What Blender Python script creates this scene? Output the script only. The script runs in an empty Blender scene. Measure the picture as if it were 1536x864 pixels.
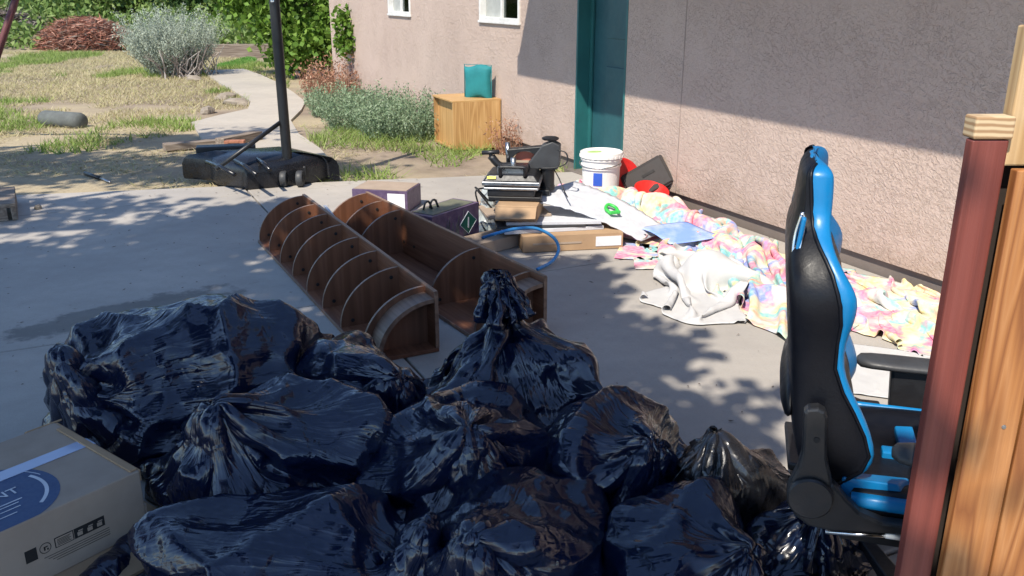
import bpy, math, random
import numpy as np
from mathutils import Vector, Matrix

# ------------------------------------------------------------------ camera, sky, sun, exposure
SC = bpy.context.scene
COL = SC.collection
F_PX, CAM_H, PITCH = 1320.0, 1.5, math.radians(18.7)
cd = bpy.data.cameras.new('camera')
cam = bpy.data.objects.new('camera', cd)
COL.objects.link(cam)
cam.location = (0, 0, CAM_H)
cam.rotation_euler = (math.pi / 2 - PITCH, 0, 0)
cd.sensor_width = 36.0
cd.lens = F_PX / 1536 * 36.0
cd.clip_start, cd.clip_end = 0.05, 600
SC.camera = cam

SUN_EL = math.radians(52)
SUN_H = np.array([.45, .893])                      # horizontal direction in which the light travels
SUN_H = SUN_H / np.linalg.norm(SUN_H)
LIGHT = np.array([SUN_H[0] * math.cos(SUN_EL), SUN_H[1] * math.cos(SUN_EL), -math.sin(SUN_EL)])
world = bpy.data.worlds.new('World')
SC.world = world
world.use_nodes = True
_nt = world.node_tree
_sky = _nt.nodes.new('ShaderNodeTexSky')
_sky.sky_type = 'NISHITA'
_sky.sun_disc = False
_sky.sun_elevation = SUN_EL
_sky.sun_rotation = math.atan2(-SUN_H[0], -SUN_H[1])
_sky.altitude = 1500
_sky.dust_density = .3
_sky.ozone_density = 3.0
_nt.links.new(_sky.outputs[0], _nt.nodes['Background'].inputs[0])
_nt.nodes['Background'].inputs[1].default_value = 0.15
sl = bpy.data.lights.new('sun', 'SUN')
sl.energy, sl.angle, sl.color = 3.8, math.radians(.53), (1, .925, .81)
sun = bpy.data.objects.new('sun', sl)
COL.objects.link(sun)
sun.location = (-4, -8, 12)
sun.rotation_euler = Vector(LIGHT).to_track_quat('-Z', 'Y').to_euler()
SC.view_settings.view_transform = 'Standard'
SC.view_settings.look = 'None'
SC.view_settings.exposure = 0.82
SC.view_settings.gamma = 1
SC.render.engine = 'CYCLES'
SC.cycles.use_denoising = True
SC.cycles.max_bounces = 8
SC.cycles.transparent_max_bounces = 12
SC.cycles.sample_clamp_indirect = 6

# ------------------------------------------------------------------ pixel -> place (1536 x 864 photograph)
_c, _s = math.cos(PITCH), math.sin(PITCH)
def ray(px, py):
    x, y = (px - 768) / F_PX, (py - 432) / F_PX
    return np.array([x, _c - y * _s, -_s - y * _c])
def at(px, py, z=0.0):
    d = ray(px, py)
    return d * ((z - CAM_H) / d[2]) + np.array([0, 0, CAM_H])
def atY(px, py, Y):
    d = ray(px, py)
    return d * (Y / d[1]) + np.array([0, 0, CAM_H])
def on_plane(px, py, p0, n):
    d = ray(px, py); o = np.array([0, 0, CAM_H])
    return o + d * (np.dot(np.array(p0) - o, n) / np.dot(d, n))

# ------------------------------------------------------------------ materials
def _mat(name):
    m = bpy.data.materials.new(name); m.use_nodes = True
    return m, m.node_tree, m.node_tree.nodes['Principled BSDF']
def N(nt, t, **k):
    n = nt.nodes.new('ShaderNode' + t)
    for a, v in k.items():
        if a.startswith('i_'): n.inputs[a[2:].replace('_', ' ')].default_value = v
        else: setattr(n, a, v)
    return n
def col4(c): return (c[0], c[1], c[2], 1)
def ramp(nt, fac, stops, interp='LINEAR'):
    r = nt.nodes.new('ShaderNodeValToRGB'); r.color_ramp.interpolation = interp
    e = r.color_ramp.elements
    while len(e) < len(stops): e.new(.5)
    for x, (p, c) in zip(e, stops): x.position, x.color = p, col4(c) if len(c) == 3 else c
    nt.links.new(fac, r.inputs[0]); return r
def mixc(nt, fac, a, b, mode='MIX'):
    n = nt.nodes.new('ShaderNodeMix'); n.data_type = 'RGBA'; n.blend_type = mode
    for s, v in ((0, fac), (6, a), (7, b)):
        if hasattr(v, 'links'): nt.links.new(v, n.inputs[s])
        elif isinstance(v, (int, float)): n.inputs[s].default_value = v
        else: n.inputs[s].default_value = col4(v)
    return n.outputs[2]
def coords(nt, scale=(1, 1, 1), rot=(0, 0, 0), kind='Object'):
    t = nt.nodes.new('ShaderNodeTexCoord'); m = nt.nodes.new('ShaderNodeMapping')
    m.inputs['Scale'].default_value = scale; m.inputs['Rotation'].default_value = rot
    nt.links.new(t.outputs[kind], m.inputs[0]); return m.outputs[0]
def noise(nt, vec, scale, detail=4, rough=.55, dist=0):
    n = N(nt, 'TexNoise', i_Scale=scale, i_Detail=detail, i_Roughness=rough, i_Distortion=dist)
    nt.links.new(vec, n.inputs['Vector']); return n.outputs[0]
def bump(nt, p, h, strength=.3, dist=.01, prev=None):
    b = N(nt, 'Bump', i_Strength=strength, i_Distance=dist)
    nt.links.new(h, b.inputs['Height'])
    if prev is not None: nt.links.new(prev.outputs[0], b.inputs['Normal'])
    nt.links.new(b.outputs[0], p.inputs['Normal']); return b
def rng_map(nt, v, a, b, c, d):
    n = N(nt, 'MapRange'); n.inputs[1].default_value = a; n.inputs[2].default_value = b
    n.inputs[3].default_value = c; n.inputs[4].default_value = d
    nt.links.new(v, n.inputs[0]); return n.outputs[0]
def plain(name, c, rough=.5, c2=None, scale=8, bmp=0, bscale=60, metal=0, spec=.5, coat=0, bdist=.003, rough2=None):
    """paint, plastic, metal: a base colour with wear and unevenness of its own"""
    m, nt, p = _mat(name)
    v = coords(nt)
    f = noise(nt, v, scale, 5, .6)
    c2 = c2 or tuple(x * .78 for x in c)
    r = ramp(nt, f, [(.3, c2), (.62, c)])
    nt.links.new(r.outputs[0], p.inputs['Base Color'])
    g = noise(nt, v, scale * 5, 3)
    nt.links.new(rng_map(nt, g, .3, .7, max(0, rough - .07), rough2 or min(1, rough + .1)), p.inputs['Roughness'])
    p.inputs['Metallic'].default_value = metal
    p.inputs['Specular IOR Level'].default_value = spec
    p.inputs['Coat Weight'].default_value = coat
    if bmp: bump(nt, p, noise(nt, v, bscale, 4), bmp, bdist)
    return m
def wood(name, ca, cb, cc, axis=2, scale=1.0, rough=.55, ring=7.0, bmp=.15, knots=False):
    """long grain along one axis"""
    m, nt, p = _mat(name)
    s = [6.0 * scale] * 3; s[axis] = .38 * scale
    v = coords(nt, s)
    w = noise(nt, v, 1.6, 2, .4, .25)
    mu = N(nt, 'Math', operation='MULTIPLY'); mu.inputs[1].default_value = ring
    nt.links.new(w, mu.inputs[0])
    fr = N(nt, 'Math', operation='PINGPONG'); fr.inputs[1].default_value = .5; nt.links.new(mu.outputs[0], fr.inputs[0])
    s2 = [90.0 * scale] * 3; s2[axis] = 2.5 * scale
    fine = noise(nt, coords(nt, s2), 1.0, 3)
    r = ramp(nt, fr.outputs[0], [(.0, cb), (.28, ca), (.5, cc)])
    c = mixc(nt, rng_map(nt, fine, .35, .7, 0, .5), r.outputs[0], cb)
    nt.links.new(c, p.inputs['Base Color'])
    nt.links.new(rng_map(nt, fine, .3, .7, rough - .08, rough + .12), p.inputs['Roughness'])
    bump(nt, p, fine, bmp, .002)
    return m

MAT = {}
def concrete(name, base, dark, stain=False):
    m, nt, p = _mat(name)
    g = N(nt, 'NewGeometry'); v = g.outputs['Position']
    a = noise(nt, v, .8, 6, .62); b = noise(nt, v, 6.5, 8, .7); cgr = noise(nt, v, 140, 3, .7)
    c = ramp(nt, a, [(.33, dark), (.66, base)]).outputs[0]
    c = mixc(nt, rng_map(nt, b, .42, .72, 0, .35), c, tuple(x * .68 for x in base))
    c = mixc(nt, rng_map(nt, cgr, .52, .75, 0, .45), c, tuple(x * .6 for x in base))
    sp = N(nt, 'TexVoronoi', i_Scale=34.0); nt.links.new(v, sp.inputs['Vector'])
    c = mixc(nt, rng_map(nt, sp.outputs['Distance'], .03, .07, .45, 0), c, (.09, .085, .075))
    if stain:                                            # an old oily stain beside the black bags
        s0 = at(185, 468)
        mp = N(nt, 'Mapping'); mp.vector_type = 'TEXTURE'
        mp.inputs['Location'].default_value = tuple(s0); mp.inputs['Rotation'].default_value = (0, 0, math.radians(38))
        mp.inputs['Scale'].default_value = (.62, .17, 1)
        nt.links.new(v, mp.inputs[0])
        ln = N(nt, 'VectorMath', operation='LENGTH'); nt.links.new(mp.outputs[0], ln.inputs[0])
        add = N(nt, 'Math', operation='ADD'); nt.links.new(ln.outputs['Value'], add.inputs[0])
        nt.links.new(rng_map(nt, noise(nt, v, 7, 5, .65), .2, .8, -.6, .6), add.inputs[1])
        c = mixc(nt, rng_map(nt, add.outputs[0], .75, 1.05, .62, 0), c, (.07, .068, .062))
    nt.links.new(c, p.inputs['Base Color'])
    nt.links.new(rng_map(nt, b, .3, .7, .72, .92), p.inputs['Roughness'])
    b1 = bump(nt, p, cgr, .25, .002); bump(nt, p, b, .25, .008, b1)
    MAT[name] = m
concrete('patio_concrete', (.44, .40, .35), (.31, .285, .255), True)
concrete('path_concrete', (.46, .41, .34), (.37, .33, .28))
concrete('foundation', (.2, .165, .14), (.14, .115, .1))

def stucco():
    m, nt, p = _mat('stucco')
    v = N(nt, 'NewGeometry').outputs['Position']
    wv = noise(nt, v, 5, 3)
    big = noise(nt, v, .9, 4)
    mp0 = N(nt, 'Mapping'); mp0.vector_type = 'POINT'; mp0.inputs['Rotation'].default_value = (0, 0, -math.atan2(.899, -.438)); nt.links.new(v, mp0.inputs[0])
    mp1 = N(nt, 'Mapping'); mp1.inputs['Rotation'].default_value = (0, math.radians(32), 0); nt.links.new(mp0.outputs[0], mp1.inputs[0])
    mp = N(nt, 'Mapping'); mp.inputs['Scale'].default_value = (.8, 1, 1.3); nt.links.new(mp1.outputs[0], mp.inputs[0])
    n1 = noise(nt, mp.outputs[0], 36, 6, .6, .7)
    n2 = noise(nt, mp.outputs[0], 75, 4, .6, .5)
    # trowelled ridges: flat plateaus with steep, torn edges
    r1 = ramp(nt, n1, [(.42, (0, 0, 0)), (.5, (.75, .75, .75)), (.62, (1, 1, 1))]).outputs[0]
    r2 = ramp(nt, n2, [(.4, (0, 0, 0)), (.6, (1, 1, 1))]).outputs[0]
    fine = noise(nt, v, 230, 2)
    c = ramp(nt, big, [(.3, (.485, .375, .315)), (.7, (.555, .44, .37))]).outputs[0]
    c = mixc(nt, rng_map(nt, n2, .4, .65, .1, 0), c, (.36, .27, .22))
    c = mixc(nt, rng_map(nt, wv, .4, .75, 0, .2), c, (.6, .47, .41))
    nt.links.new(c, p.inputs['Base Color']); p.inputs['Roughness'].default_value = .93
    p.inputs['Specular IOR Level'].default_value = .15
    r1 = mixc(nt, rng_map(nt, noise(nt, v, 3.1, 4, .6), .35, .65, .1, .75), r1, (.8, .8, .8))
    sz = N(nt, 'SeparateXYZ'); nt.links.new(v, sz.inputs[0])
    sp_ = N(nt, 'Math', operation='ADD'); nt.links.new(sz.outputs[2], sp_.inputs[0]); nt.links.new(rng_map(nt, noise(nt, v, 6, 5, .7), .3, .7, -.14, .2), sp_.inputs[1])
    c = mixc(nt, rng_map(nt, sp_.outputs[0], .1, .34, .4, 0), c, (.3, .22, .16))
    nt.links.new(c, p.inputs['Base Color'])
    b1 = bump(nt, p, r1, .75, .0085); b2 = bump(nt, p, r2, .38, .007, b1); bump(nt, p, fine, .15, .002, b2)
    MAT['stucco'] = m
stucco()

def ground_mat():
    m, nt, p = _mat('dirt_and_dry_lawn')
    v = N(nt, 'NewGeometry').outputs['Position']
    a = noise(nt, v, .35, 6, .6); b = noise(nt, v, 2.6, 6, .7); f = noise(nt, v, 45, 4, .7)
    dirt = ramp(nt, b, [(.3, (.16, .125, .095)), (.7, (.33, .265, .205))]).outputs[0]
    straw = ramp(nt, f, [(.3, (.29, .235, .15)), (.7, (.46, .385, .26))]).outputs[0]
    c = mixc(nt, rng_map(nt, a, .42, .58, 0, 1), dirt, straw)
    c = mixc(nt, rng_map(nt, f, .58, .75, 0, .6), c, (.09, .07, .05))
    sep = N(nt, 'SeparateXYZ'); nt.links.new(v, sep.inputs[0])
    c = mixc(nt, rng_map(nt, sep.outputs[1], 22, 30, 0, .8), c, (.09, .12, .04))
    nt.links.new(c, p.inputs['Base Color']); p.inputs['Roughness'].default_value = 1
    p.inputs['Specular IOR Level'].default_value = .1
    b1 = bump(nt, p, b, .5, .03); bump(nt, p, f, .5, .012, b1)
    MAT['ground'] = m
ground_mat()

def leafmat(name, c1, c2, c3=None, rough=.55, trans=.25):
    """leaf colours vary from leaf to leaf (Random Per Island); thin leaves let some light through"""
    m, nt, p = _mat(name)
    g = N(nt, 'NewGeometry')
    st = [(0, c1), (.55, c2)] + ([(1, c3)] if c3 else [])
    r = ramp(nt, g.outputs['Random Per Island'], st)
    nt.links.new(r.outputs[0], p.inputs['Base Color']); p.inputs['Roughness'].default_value = rough
    p.inputs['Specular IOR Level'].default_value = .3
    if trans:
        t = N(nt, 'BsdfTranslucent'); nt.links.new(r.outputs[0], t.inputs[0])
        mx = N(nt, 'MixShader'); mx.inputs[0].default_value = trans
        nt.links.new(p.outputs[0], mx.inputs[1]); nt.links.new(t.outputs[0], mx.inputs[2])
        nt.links.new(mx.outputs[0], nt.nodes['Material Output'].inputs[0])
    MAT[name] = m
leafmat('vine_leaf', (.06, .13, .013), (.13, .24, .03), (.23, .35, .07))
leafmat('dark_leaf', (.022, .05, .014), (.045, .09, .022), (.08, .14, .035))
leafmat('light_leaf', (.09, .16, .03), (.17, .25, .06), (.26, .33, .12))
leafmat('canopy_leaf', (.04, .09, .02), (.07, .15, .03), (.1, .2, .05))
leafmat('sage_leaf', (.27, .31, .25), (.38, .43, .34), (.5, .55, .44), .8, .2)
leafmat('mint_leaf', (.13, .2, .11), (.22, .3, .17), (.33, .4, .27), .7, .2)
leafmat('dry_blade', (.36, .3, .17), (.54, .47, .29), (.36, .36, .14), .8, .25)
leafmat('green_blade', (.14, .22, .04), (.24, .33, .08), (.36, .42, .15), .7, .3)
leafmat('lawn_blade', (.08, .22, .03), (.13, .32, .05), (.2, .4, .08), .7, .3)
leafmat('red_blade', (.27, .12, .075), (.38, .2, .13), (.48, .33, .23), .9, .15)
leafmat('rust_needle', (.28, .1, .065), (.42, .2, .14), (.55, .33, .25), .9, .1)
leafmat('grey_twig', (.16, .13, .115), (.3, .26, .235), (.42, .38, .34), .9, 0)
leafmat('brown_twig', (.05, .038, .03), (.12, .095, .08), (.28, .24, .2), .9, 0)
MAT['bark'] = plain('bark', (.16, .12, .09), .9, (.08, .06, .045), 9, .7, 30, bdist=.02)

def plastic_bag(name, base, rough, tint=.0):
    m, nt, p = _mat(name)
    v = coords(nt)
    p.inputs['Base Color'].default_value = col4(base)
    f = noise(nt, v, 26, 4, .6)
    nt.links.new(rng_map(nt, f, .3, .7, rough - .05, rough + .14), p.inputs['Roughness'])
    p.inputs['IOR'].default_value = 1.52
    p.inputs['Specular IOR Level'].default_value = .62
    vo = N(nt, 'TexVoronoi', feature='DISTANCE_TO_EDGE', i_Scale=8.0)
    wr = N(nt, 'VectorMath', operation='ADD')
    nn = N(nt, 'TexNoise', i_Scale=9.0, i_Detail=2.0); nt.links.new(v, nn.inputs['Vector'])
    sc = N(nt, 'VectorMath', operation='SCALE'); sc.inputs['Scale'].default_value = .16
    nt.links.new(nn.outputs['Color'], sc.inputs[0]); nt.links.new(v, wr.inputs[0]); nt.links.new(sc.outputs[0], wr.inputs[1])
    nt.links.new(wr.outputs[0], vo.inputs['Vector'])
    h = rng_map(nt, vo.outputs['Distance'], 0, .3, 1, 0)
    def creases(scale, w):
        n_ = noise(nt, wr.outputs[0], scale, 2, .45)
        a_ = N(nt, 'Math', operation='SUBTRACT'); a_.inputs[1].default_value = .5; nt.links.new(n_, a_.inputs[0])
        b_ = N(nt, 'Math', operation='ABSOLUTE'); nt.links.new(a_.outputs[0], b_.inputs[0])
        return rng_map(nt, b_.outputs[0], 0, w, 1, 0)
    # flat facets between sharp creases: every cell of the film is tilted its own way
    prev = bump(nt, p, creases(7, .05), .16, .008)
    uvm = coords(nt, (1, .16, 1), (0, 0, 0), 'UV')
    pull = noise(nt, uvm, 26, 3, .5, .35)
    pa = N(nt, 'Math', operation='SUBTRACT'); pa.inputs[1].default_value = .5; nt.links.new(pull, pa.inputs[0])
    pb = N(nt, 'Math', operation='ABSOLUTE'); nt.links.new(pa.outputs[0], pb.inputs[0])
    prev = bump(nt, p, rng_map(nt, pb.outputs[0], 0, .12, 1, 0), .3, .007, prev)
    for sc_, st_, di_ in ((5.0, .22, .05), (13.0, .14, .02)):
        vf = N(nt, 'TexVoronoi', feature='F1', i_Scale=sc_); nt.links.new(wr.outputs[0], vf.inputs['Vector'])
        pv = N(nt, 'VectorMath', operation='SUBTRACT'); nt.links.new(wr.outputs[0], pv.inputs[0]); nt.links.new(vf.outputs['Position'], pv.inputs[1])
        cv = N(nt, 'VectorMath', operation='SUBTRACT'); nt.links.new(vf.outputs['Color'], cv.inputs[0]); cv.inputs[1].default_value = (.5, .5, .5)
        dt = N(nt, 'VectorMath', operation='DOT_PRODUCT'); nt.links.new(pv.outputs[0], dt.inputs[0]); nt.links.new(cv.outputs[0], dt.inputs[1])
        mu = N(nt, 'Math', operation='MULTIPLY'); mu.inputs[1].default_value = 1.0; nt.links.new(dt.outputs['Value'], mu.inputs[0])
        prev = bump(nt, p, mu.outputs[0], st_, 1.0, prev)
    MAT[name] = m
plastic_bag('black_bag', (.003, .0065, .024), .14)  # black film; navy in the base carries the blue of the reflected sky
plastic_bag('grey_bag', (.014, .014, .017), .2)

def tiedye(name, white=.35, seed=0):
    m, nt, p = _mat(name)
    v = coords(nt)
    mp = N(nt, 'Mapping'); mp.inputs['Location'].default_value = (seed * 3.7, seed, 0); nt.links.new(v, mp.inputs[0]); v = mp.outputs[0]
    c = (.6, .57, .52)
    cur = None
    for i, (cc, sc_, lo, hi) in enumerate([((.74, .56, .2), 3.4, .38, .54), ((.08, .47, .46), 3.7, .45, .57), ((.7, .1, .26), 4.0, .48, .58), ((.1, .2, .58), 3.9, .53, .63), ((.72, .28, .14), 6.3, .57, .67)]):
        mp2 = N(nt, 'Mapping'); mp2.inputs['Location'].default_value = (i * 7.3, i * 3.1, i * 5.7); nt.links.new(v, mp2.inputs[0])
        f = rng_map(nt, noise(nt, mp2.outputs[0], sc_, 3, .55, 1.4), lo + white * .1, hi + white * .1, 0, .95)
        cur = mixc(nt, f, cur if cur is not None else c, cc)
    fine = noise(nt, v, 40, 3)
    cur = mixc(nt, rng_map(nt, fine, .35, .7, .12, .5), cur, (.7, .68, .63))
    nt.links.new(cur, p.inputs['Base Color']); p.inputs['Roughness'].default_value = .9
    p.inputs['Specular IOR Level'].default_value = .2
    bump(nt, p, noise(nt, v, 240, 2), .2, .001)
    MAT[name] = m
tiedye('tie_dye', .1, 0); tiedye('tie_dye_pale', .55, 3)
MAT['white_cloth'] = plain('white_cloth', (.54, .53, .51), .9, (.46, .45, .44), 5, .2, 300, spec=.2, bdist=.001)

MAT['teal_paint'] = plain('teal_paint', (.022, .095, .11), .45, (.017, .075, .088), 4, .1, 80)
MAT['teal_trim'] = plain('teal_trim', (.022, .135, .135), .45, (.017, .105, .108), 4, .1, 80)
MAT['white_vinyl'] = plain('white_vinyl', (.72, .71, .68), .4)
MAT['blind'] = plain('blind', (.62, .63, .54), .6)
MAT['screen'] = plain('screen', (.40, .41, .38), .7)
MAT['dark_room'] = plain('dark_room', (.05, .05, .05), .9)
MAT['roof'] = plain('roof', (.12, .1, .09), .9)
MAT['soffit'] = plain('soffit', (.35, .28, .24), .8)
def glass():
    m, nt, p = _mat('window_glass')
    tr = N(nt, 'BsdfTransparent'); tr.inputs[0].default_value = (.8, .85, .82, 1)
    gl = N(nt, 'BsdfGlossy'); gl.inputs['Roughness'].default_value = .03
    fr = N(nt, 'Fresnel'); fr.inputs[0].default_value = 1.2
    mx = N(nt, 'MixShader'); nt.links.new(fr.outputs[0], mx.inputs[0]); nt.links.new(tr.outputs[0], mx.inputs[1]); nt.links.new(gl.outputs[0], mx.inputs[2])
    nt.links.new(mx.outputs[0], nt.nodes['Material Output'].inputs[0]); MAT['glass'] = m
glass()
def clear_film(name, tint, opac):
    m, nt, p = _mat(name)
    tr = N(nt, 'BsdfTransparent'); tr.inputs[0].default_value = col4(tint)
    p.inputs['Base Color'].default_value = (.6, .66, .66, 1); p.inputs['Roughness'].default_value = .12
    mx = N(nt, 'MixShader'); mx.inputs[0].default_value = opac
    nt.links.new(tr.outputs[0], mx.inputs[1]); nt.links.new(p.outputs[0], mx.inputs[2])
    nt.links.new(mx.outputs[0], nt.nodes['Material Output'].inputs[0]); MAT[name] = m
clear_film('clear_film', (.92, .95, .95), .45)
MAT['walnut'] = wood('walnut', (.19, .078, .04), (.135, .053, .027), (.22, .098, .054), 1, 1.0, .4, 4, .08)
MAT['walnut_shelf'] = wood('walnut_shelf', (.2, .084, .044), (.145, .059, .03), (.235, .105, .058), 2, 1.2, .4, 4, .08)
MAT['walnut_edge'] = wood('walnut_edge', (.22, .135, .09), (.15, .09, .06), (.27, .17, .115), 1, 1.0, .45, 5, .08)
MAT['oak'] = wood('oak', (.52, .31, .12), (.40, .22, .08), (.6, .38, .165), 2, 1.1, .42, 8, .08)
MAT['oak_top'] = wood('oak_top', (.52, .31, .12), (.42, .24, .09), (.6, .38, .165), 0, 1.1, .42, 8, .08)
MAT['oak_dark'] = wood('oak_inside', (.42, .25, .1), (.33, .18, .065), (.48, .3, .13), 2, 1.1, .5, 8, .08)
MAT['cedar'] = wood('cedar', (.38, .155, .045), (.22, .075, .02), (.46, .21, .075), 2, 1.7, .5, 9, .35)
MAT['pale_wood'] = wood('pale_wood', (.50, .33, .16), (.36, .22, .1), (.58, .41, .22), 2, 1.7, .6, 7, .3)
MAT['weathered'] = wood('weathered', (.24, .19, .145), (.14, .105, .08), (.32, .265, .21), 0, 1.4, .85, 8, .5)
MAT['gap_shade'] = plain('gap_shade', (.03, .02, .015), .8)  # shade put into the colour of the backing behind the gate gap
MAT['red_stain'] = wood('red_stain', (.185, .042, .029), (.145, .032, .022), (.2, .05, .036), 2, 1.6, .55, 6, .4)
def end_grain():
    m, nt, p = _mat('end_grain')
    v = coords(nt, (1, 1, 1)); mp = N(nt, 'Mapping'); mp.inputs['Location'].default_value = (.012, 0, .05); nt.links.new(v, mp.inputs[0])
    w = N(nt, 'TexWave', wave_type='RINGS', rings_direction='Y', i_Scale=34.0, i_Distortion=1.2, i_Detail=2.0)
    nt.links.new(mp.outputs[0], w.inputs['Vector'])
    r = ramp(nt, w.outputs[1], [(.2, (.56, .42, .25)), (.8, (.33, .2, .1))])
    nt.links.new(r.outputs[0], p.inputs['Base Color']); p.inputs['Roughness'].default_value = .85; MAT['end_grain'] = m
end_grain()
MAT['black_plastic'] = plain('black_plastic', (.016, .016, .018), .42, (.011, .011, .012), 12, .12, 160)
MAT['black_gloss'] = plain('black_gloss', (.01, .011, .014), .26, (.007, .007, .009), 6, .1, 40)
MAT['black_metal'] = plain('black_metal', (.011, .0115, .013), .4, (.008, .008, .009), 9, .08, 90)
MAT['grey_plastic'] = plain('grey_plastic', (.045, .047, .05), .5, (.03, .03, .032), 9, .15, 120)
MAT['leather_black'] = plain('leather_black', (.0045, .005, .008), .42, (.003, .0035, .006), 9, .25, 160, bdist=.0015, spec=.28)
MAT['leather_back'] = plain('leather_back', (.05, .05, .052), .42, (.035, .035, .037), 9, .25, 160, bdist=.0015)
MAT['leather_blue'] = plain('leather_blue', (.004, .18, .42), .36, (.003, .145, .36), 7, .22, 90, bdist=.0015)
MAT['chrome'] = plain('chrome', (.7, .7, .7), .2, metal=1)
MAT['steel'] = plain('steel', (.42, .43, .44), .3, metal=1, bmp=.1)
MAT['white_plastic'] = plain('white_plastic', (.78, .77, .74), .4, (.7, .69, .66), 6)
MAT['white_board'] = plain('white_board', (.6, .61, .63), .5, (.5, .51, .54), 14, .5, 30)
MAT['red_plastic'] = plain('red_plastic', (.62, .02, .015), .35, (.5, .014, .012), 6)
MAT['brown_plastic'] = plain('brown_plastic', (.022, .015, .013), .5, (.017, .012, .01), 6)
MAT['blue_print'] = plain('blue_print', (.035, .07, .16), .6, (.03, .06, .14), 20)
MAT['blue_label'] = plain('blue_label', (.03, .1, .5), .5)
MAT['blue_hose'] = plain('blue_hose', (.05, .27, .58), .3)
MAT['blue_sheet'] = plain('blue_sheet', (.2, .32, .7), .5, (.62, .66, .75), 5)
MAT['green_plastic'] = plain('green_plastic', (.05, .5, .08), .35)
MAT['green_smear'] = plain('green_smear', (.42, .62, .18), .5)
MAT['purple_card'] = plain('purple_card', (.075, .045, .10), .45, (.13, .09, .15), 24, .1, 40)
MAT['olive_card'] = plain('olive_card', (.16, .16, .10), .55, (.11, .115, .08), 9)
MAT['green_card'] = plain('green_card', (.012, .12, .085), .45)
MAT['kraft'] = plain('kraft', (.40, .265, .155), .85, (.34, .22, .13), 7, .12, 40, spec=.2)
MAT['kraft_grey'] = plain('kraft_grey', (.38, .295, .225), .85, (.32, .245, .185), 7, .12, 40, spec=.2)
MAT['print_black'] = plain('print_black', (.015, .013, .012), .7)
MAT['print_white'] = plain('print_white', (.6, .62, .66), .6)
MAT['tape'] = plain('tape', (.40, .45, .58), .16, (.34, .39, .52), 5, coat=.5)
MAT['paper'] = plain('paper', (.74, .74, .75), .7)
MAT['brick'] = plain('brick', (.36, .15, .085), .9, (.27, .11, .065), 20, .4, 50)
MAT['rock'] = plain('rock', (.3, .255, .2), .95, (.2, .165, .13), 9, .6, 25, bdist=.02)
MAT['maroon_steel'] = plain('maroon_steel', (.13, .035, .035), .5)
MAT['teal_cloth'] = plain('teal_cloth', (.02, .2, .215), .7, (.016, .165, .18), 9, .2, 200, spec=.3)
MAT['foam_grey'] = plain('foam_grey', (.12, .13, .12), .8, (.08, .085, .08), 9, .3, 40)
MAT['aluminium'] = plain('aluminium', (.5, .51, .53), .35, metal=1)
MAT['yellow_label'] = plain('yellow_label', (.62, .6, .06), .5)
MAT['orange_silicone'] = plain('orange_silicone', (.42, .12, .075), .7)

# ------------------------------------------------------------------ mesh building
def new_mesh(name, V, Fc, mats, smooth=False, midx=None):
    me = bpy.data.meshes.new(name)
    me.from_pydata([tuple(v) for v in V], [], [tuple(f) for f in Fc])
    for m in (mats if isinstance(mats, (list, tuple)) else [mats]):
        me.materials.append(MAT[m] if isinstance(m, str) else m)
    if smooth: me.polygons.foreach_set('use_smooth', [True] * len(me.polygons))
    if midx is not None: me.polygons.foreach_set('material_index', midx)
    me.validate(); me.update()
    return me
def link(name, me, parent=None, loc=None, rotz=0):
    o = bpy.data.objects.new(name, me); COL.objects.link(o)
    if parent is not None: o.parent = parent
    if loc is not None: o.location = tuple(loc)
    o.rotation_euler = (0, 0, rotz)
    return o
def tag(o, label, cat, group=None, kind=None):
    if label: o['label'] = label
    if cat: o['category'] = cat
    if group: o['group'] = group
    if kind: o['kind'] = kind
    return o
def thing(name, loc, rotz, label, cat, group=None):
    return tag(link(name, None, None, loc, rotz), label, cat, group)
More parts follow.
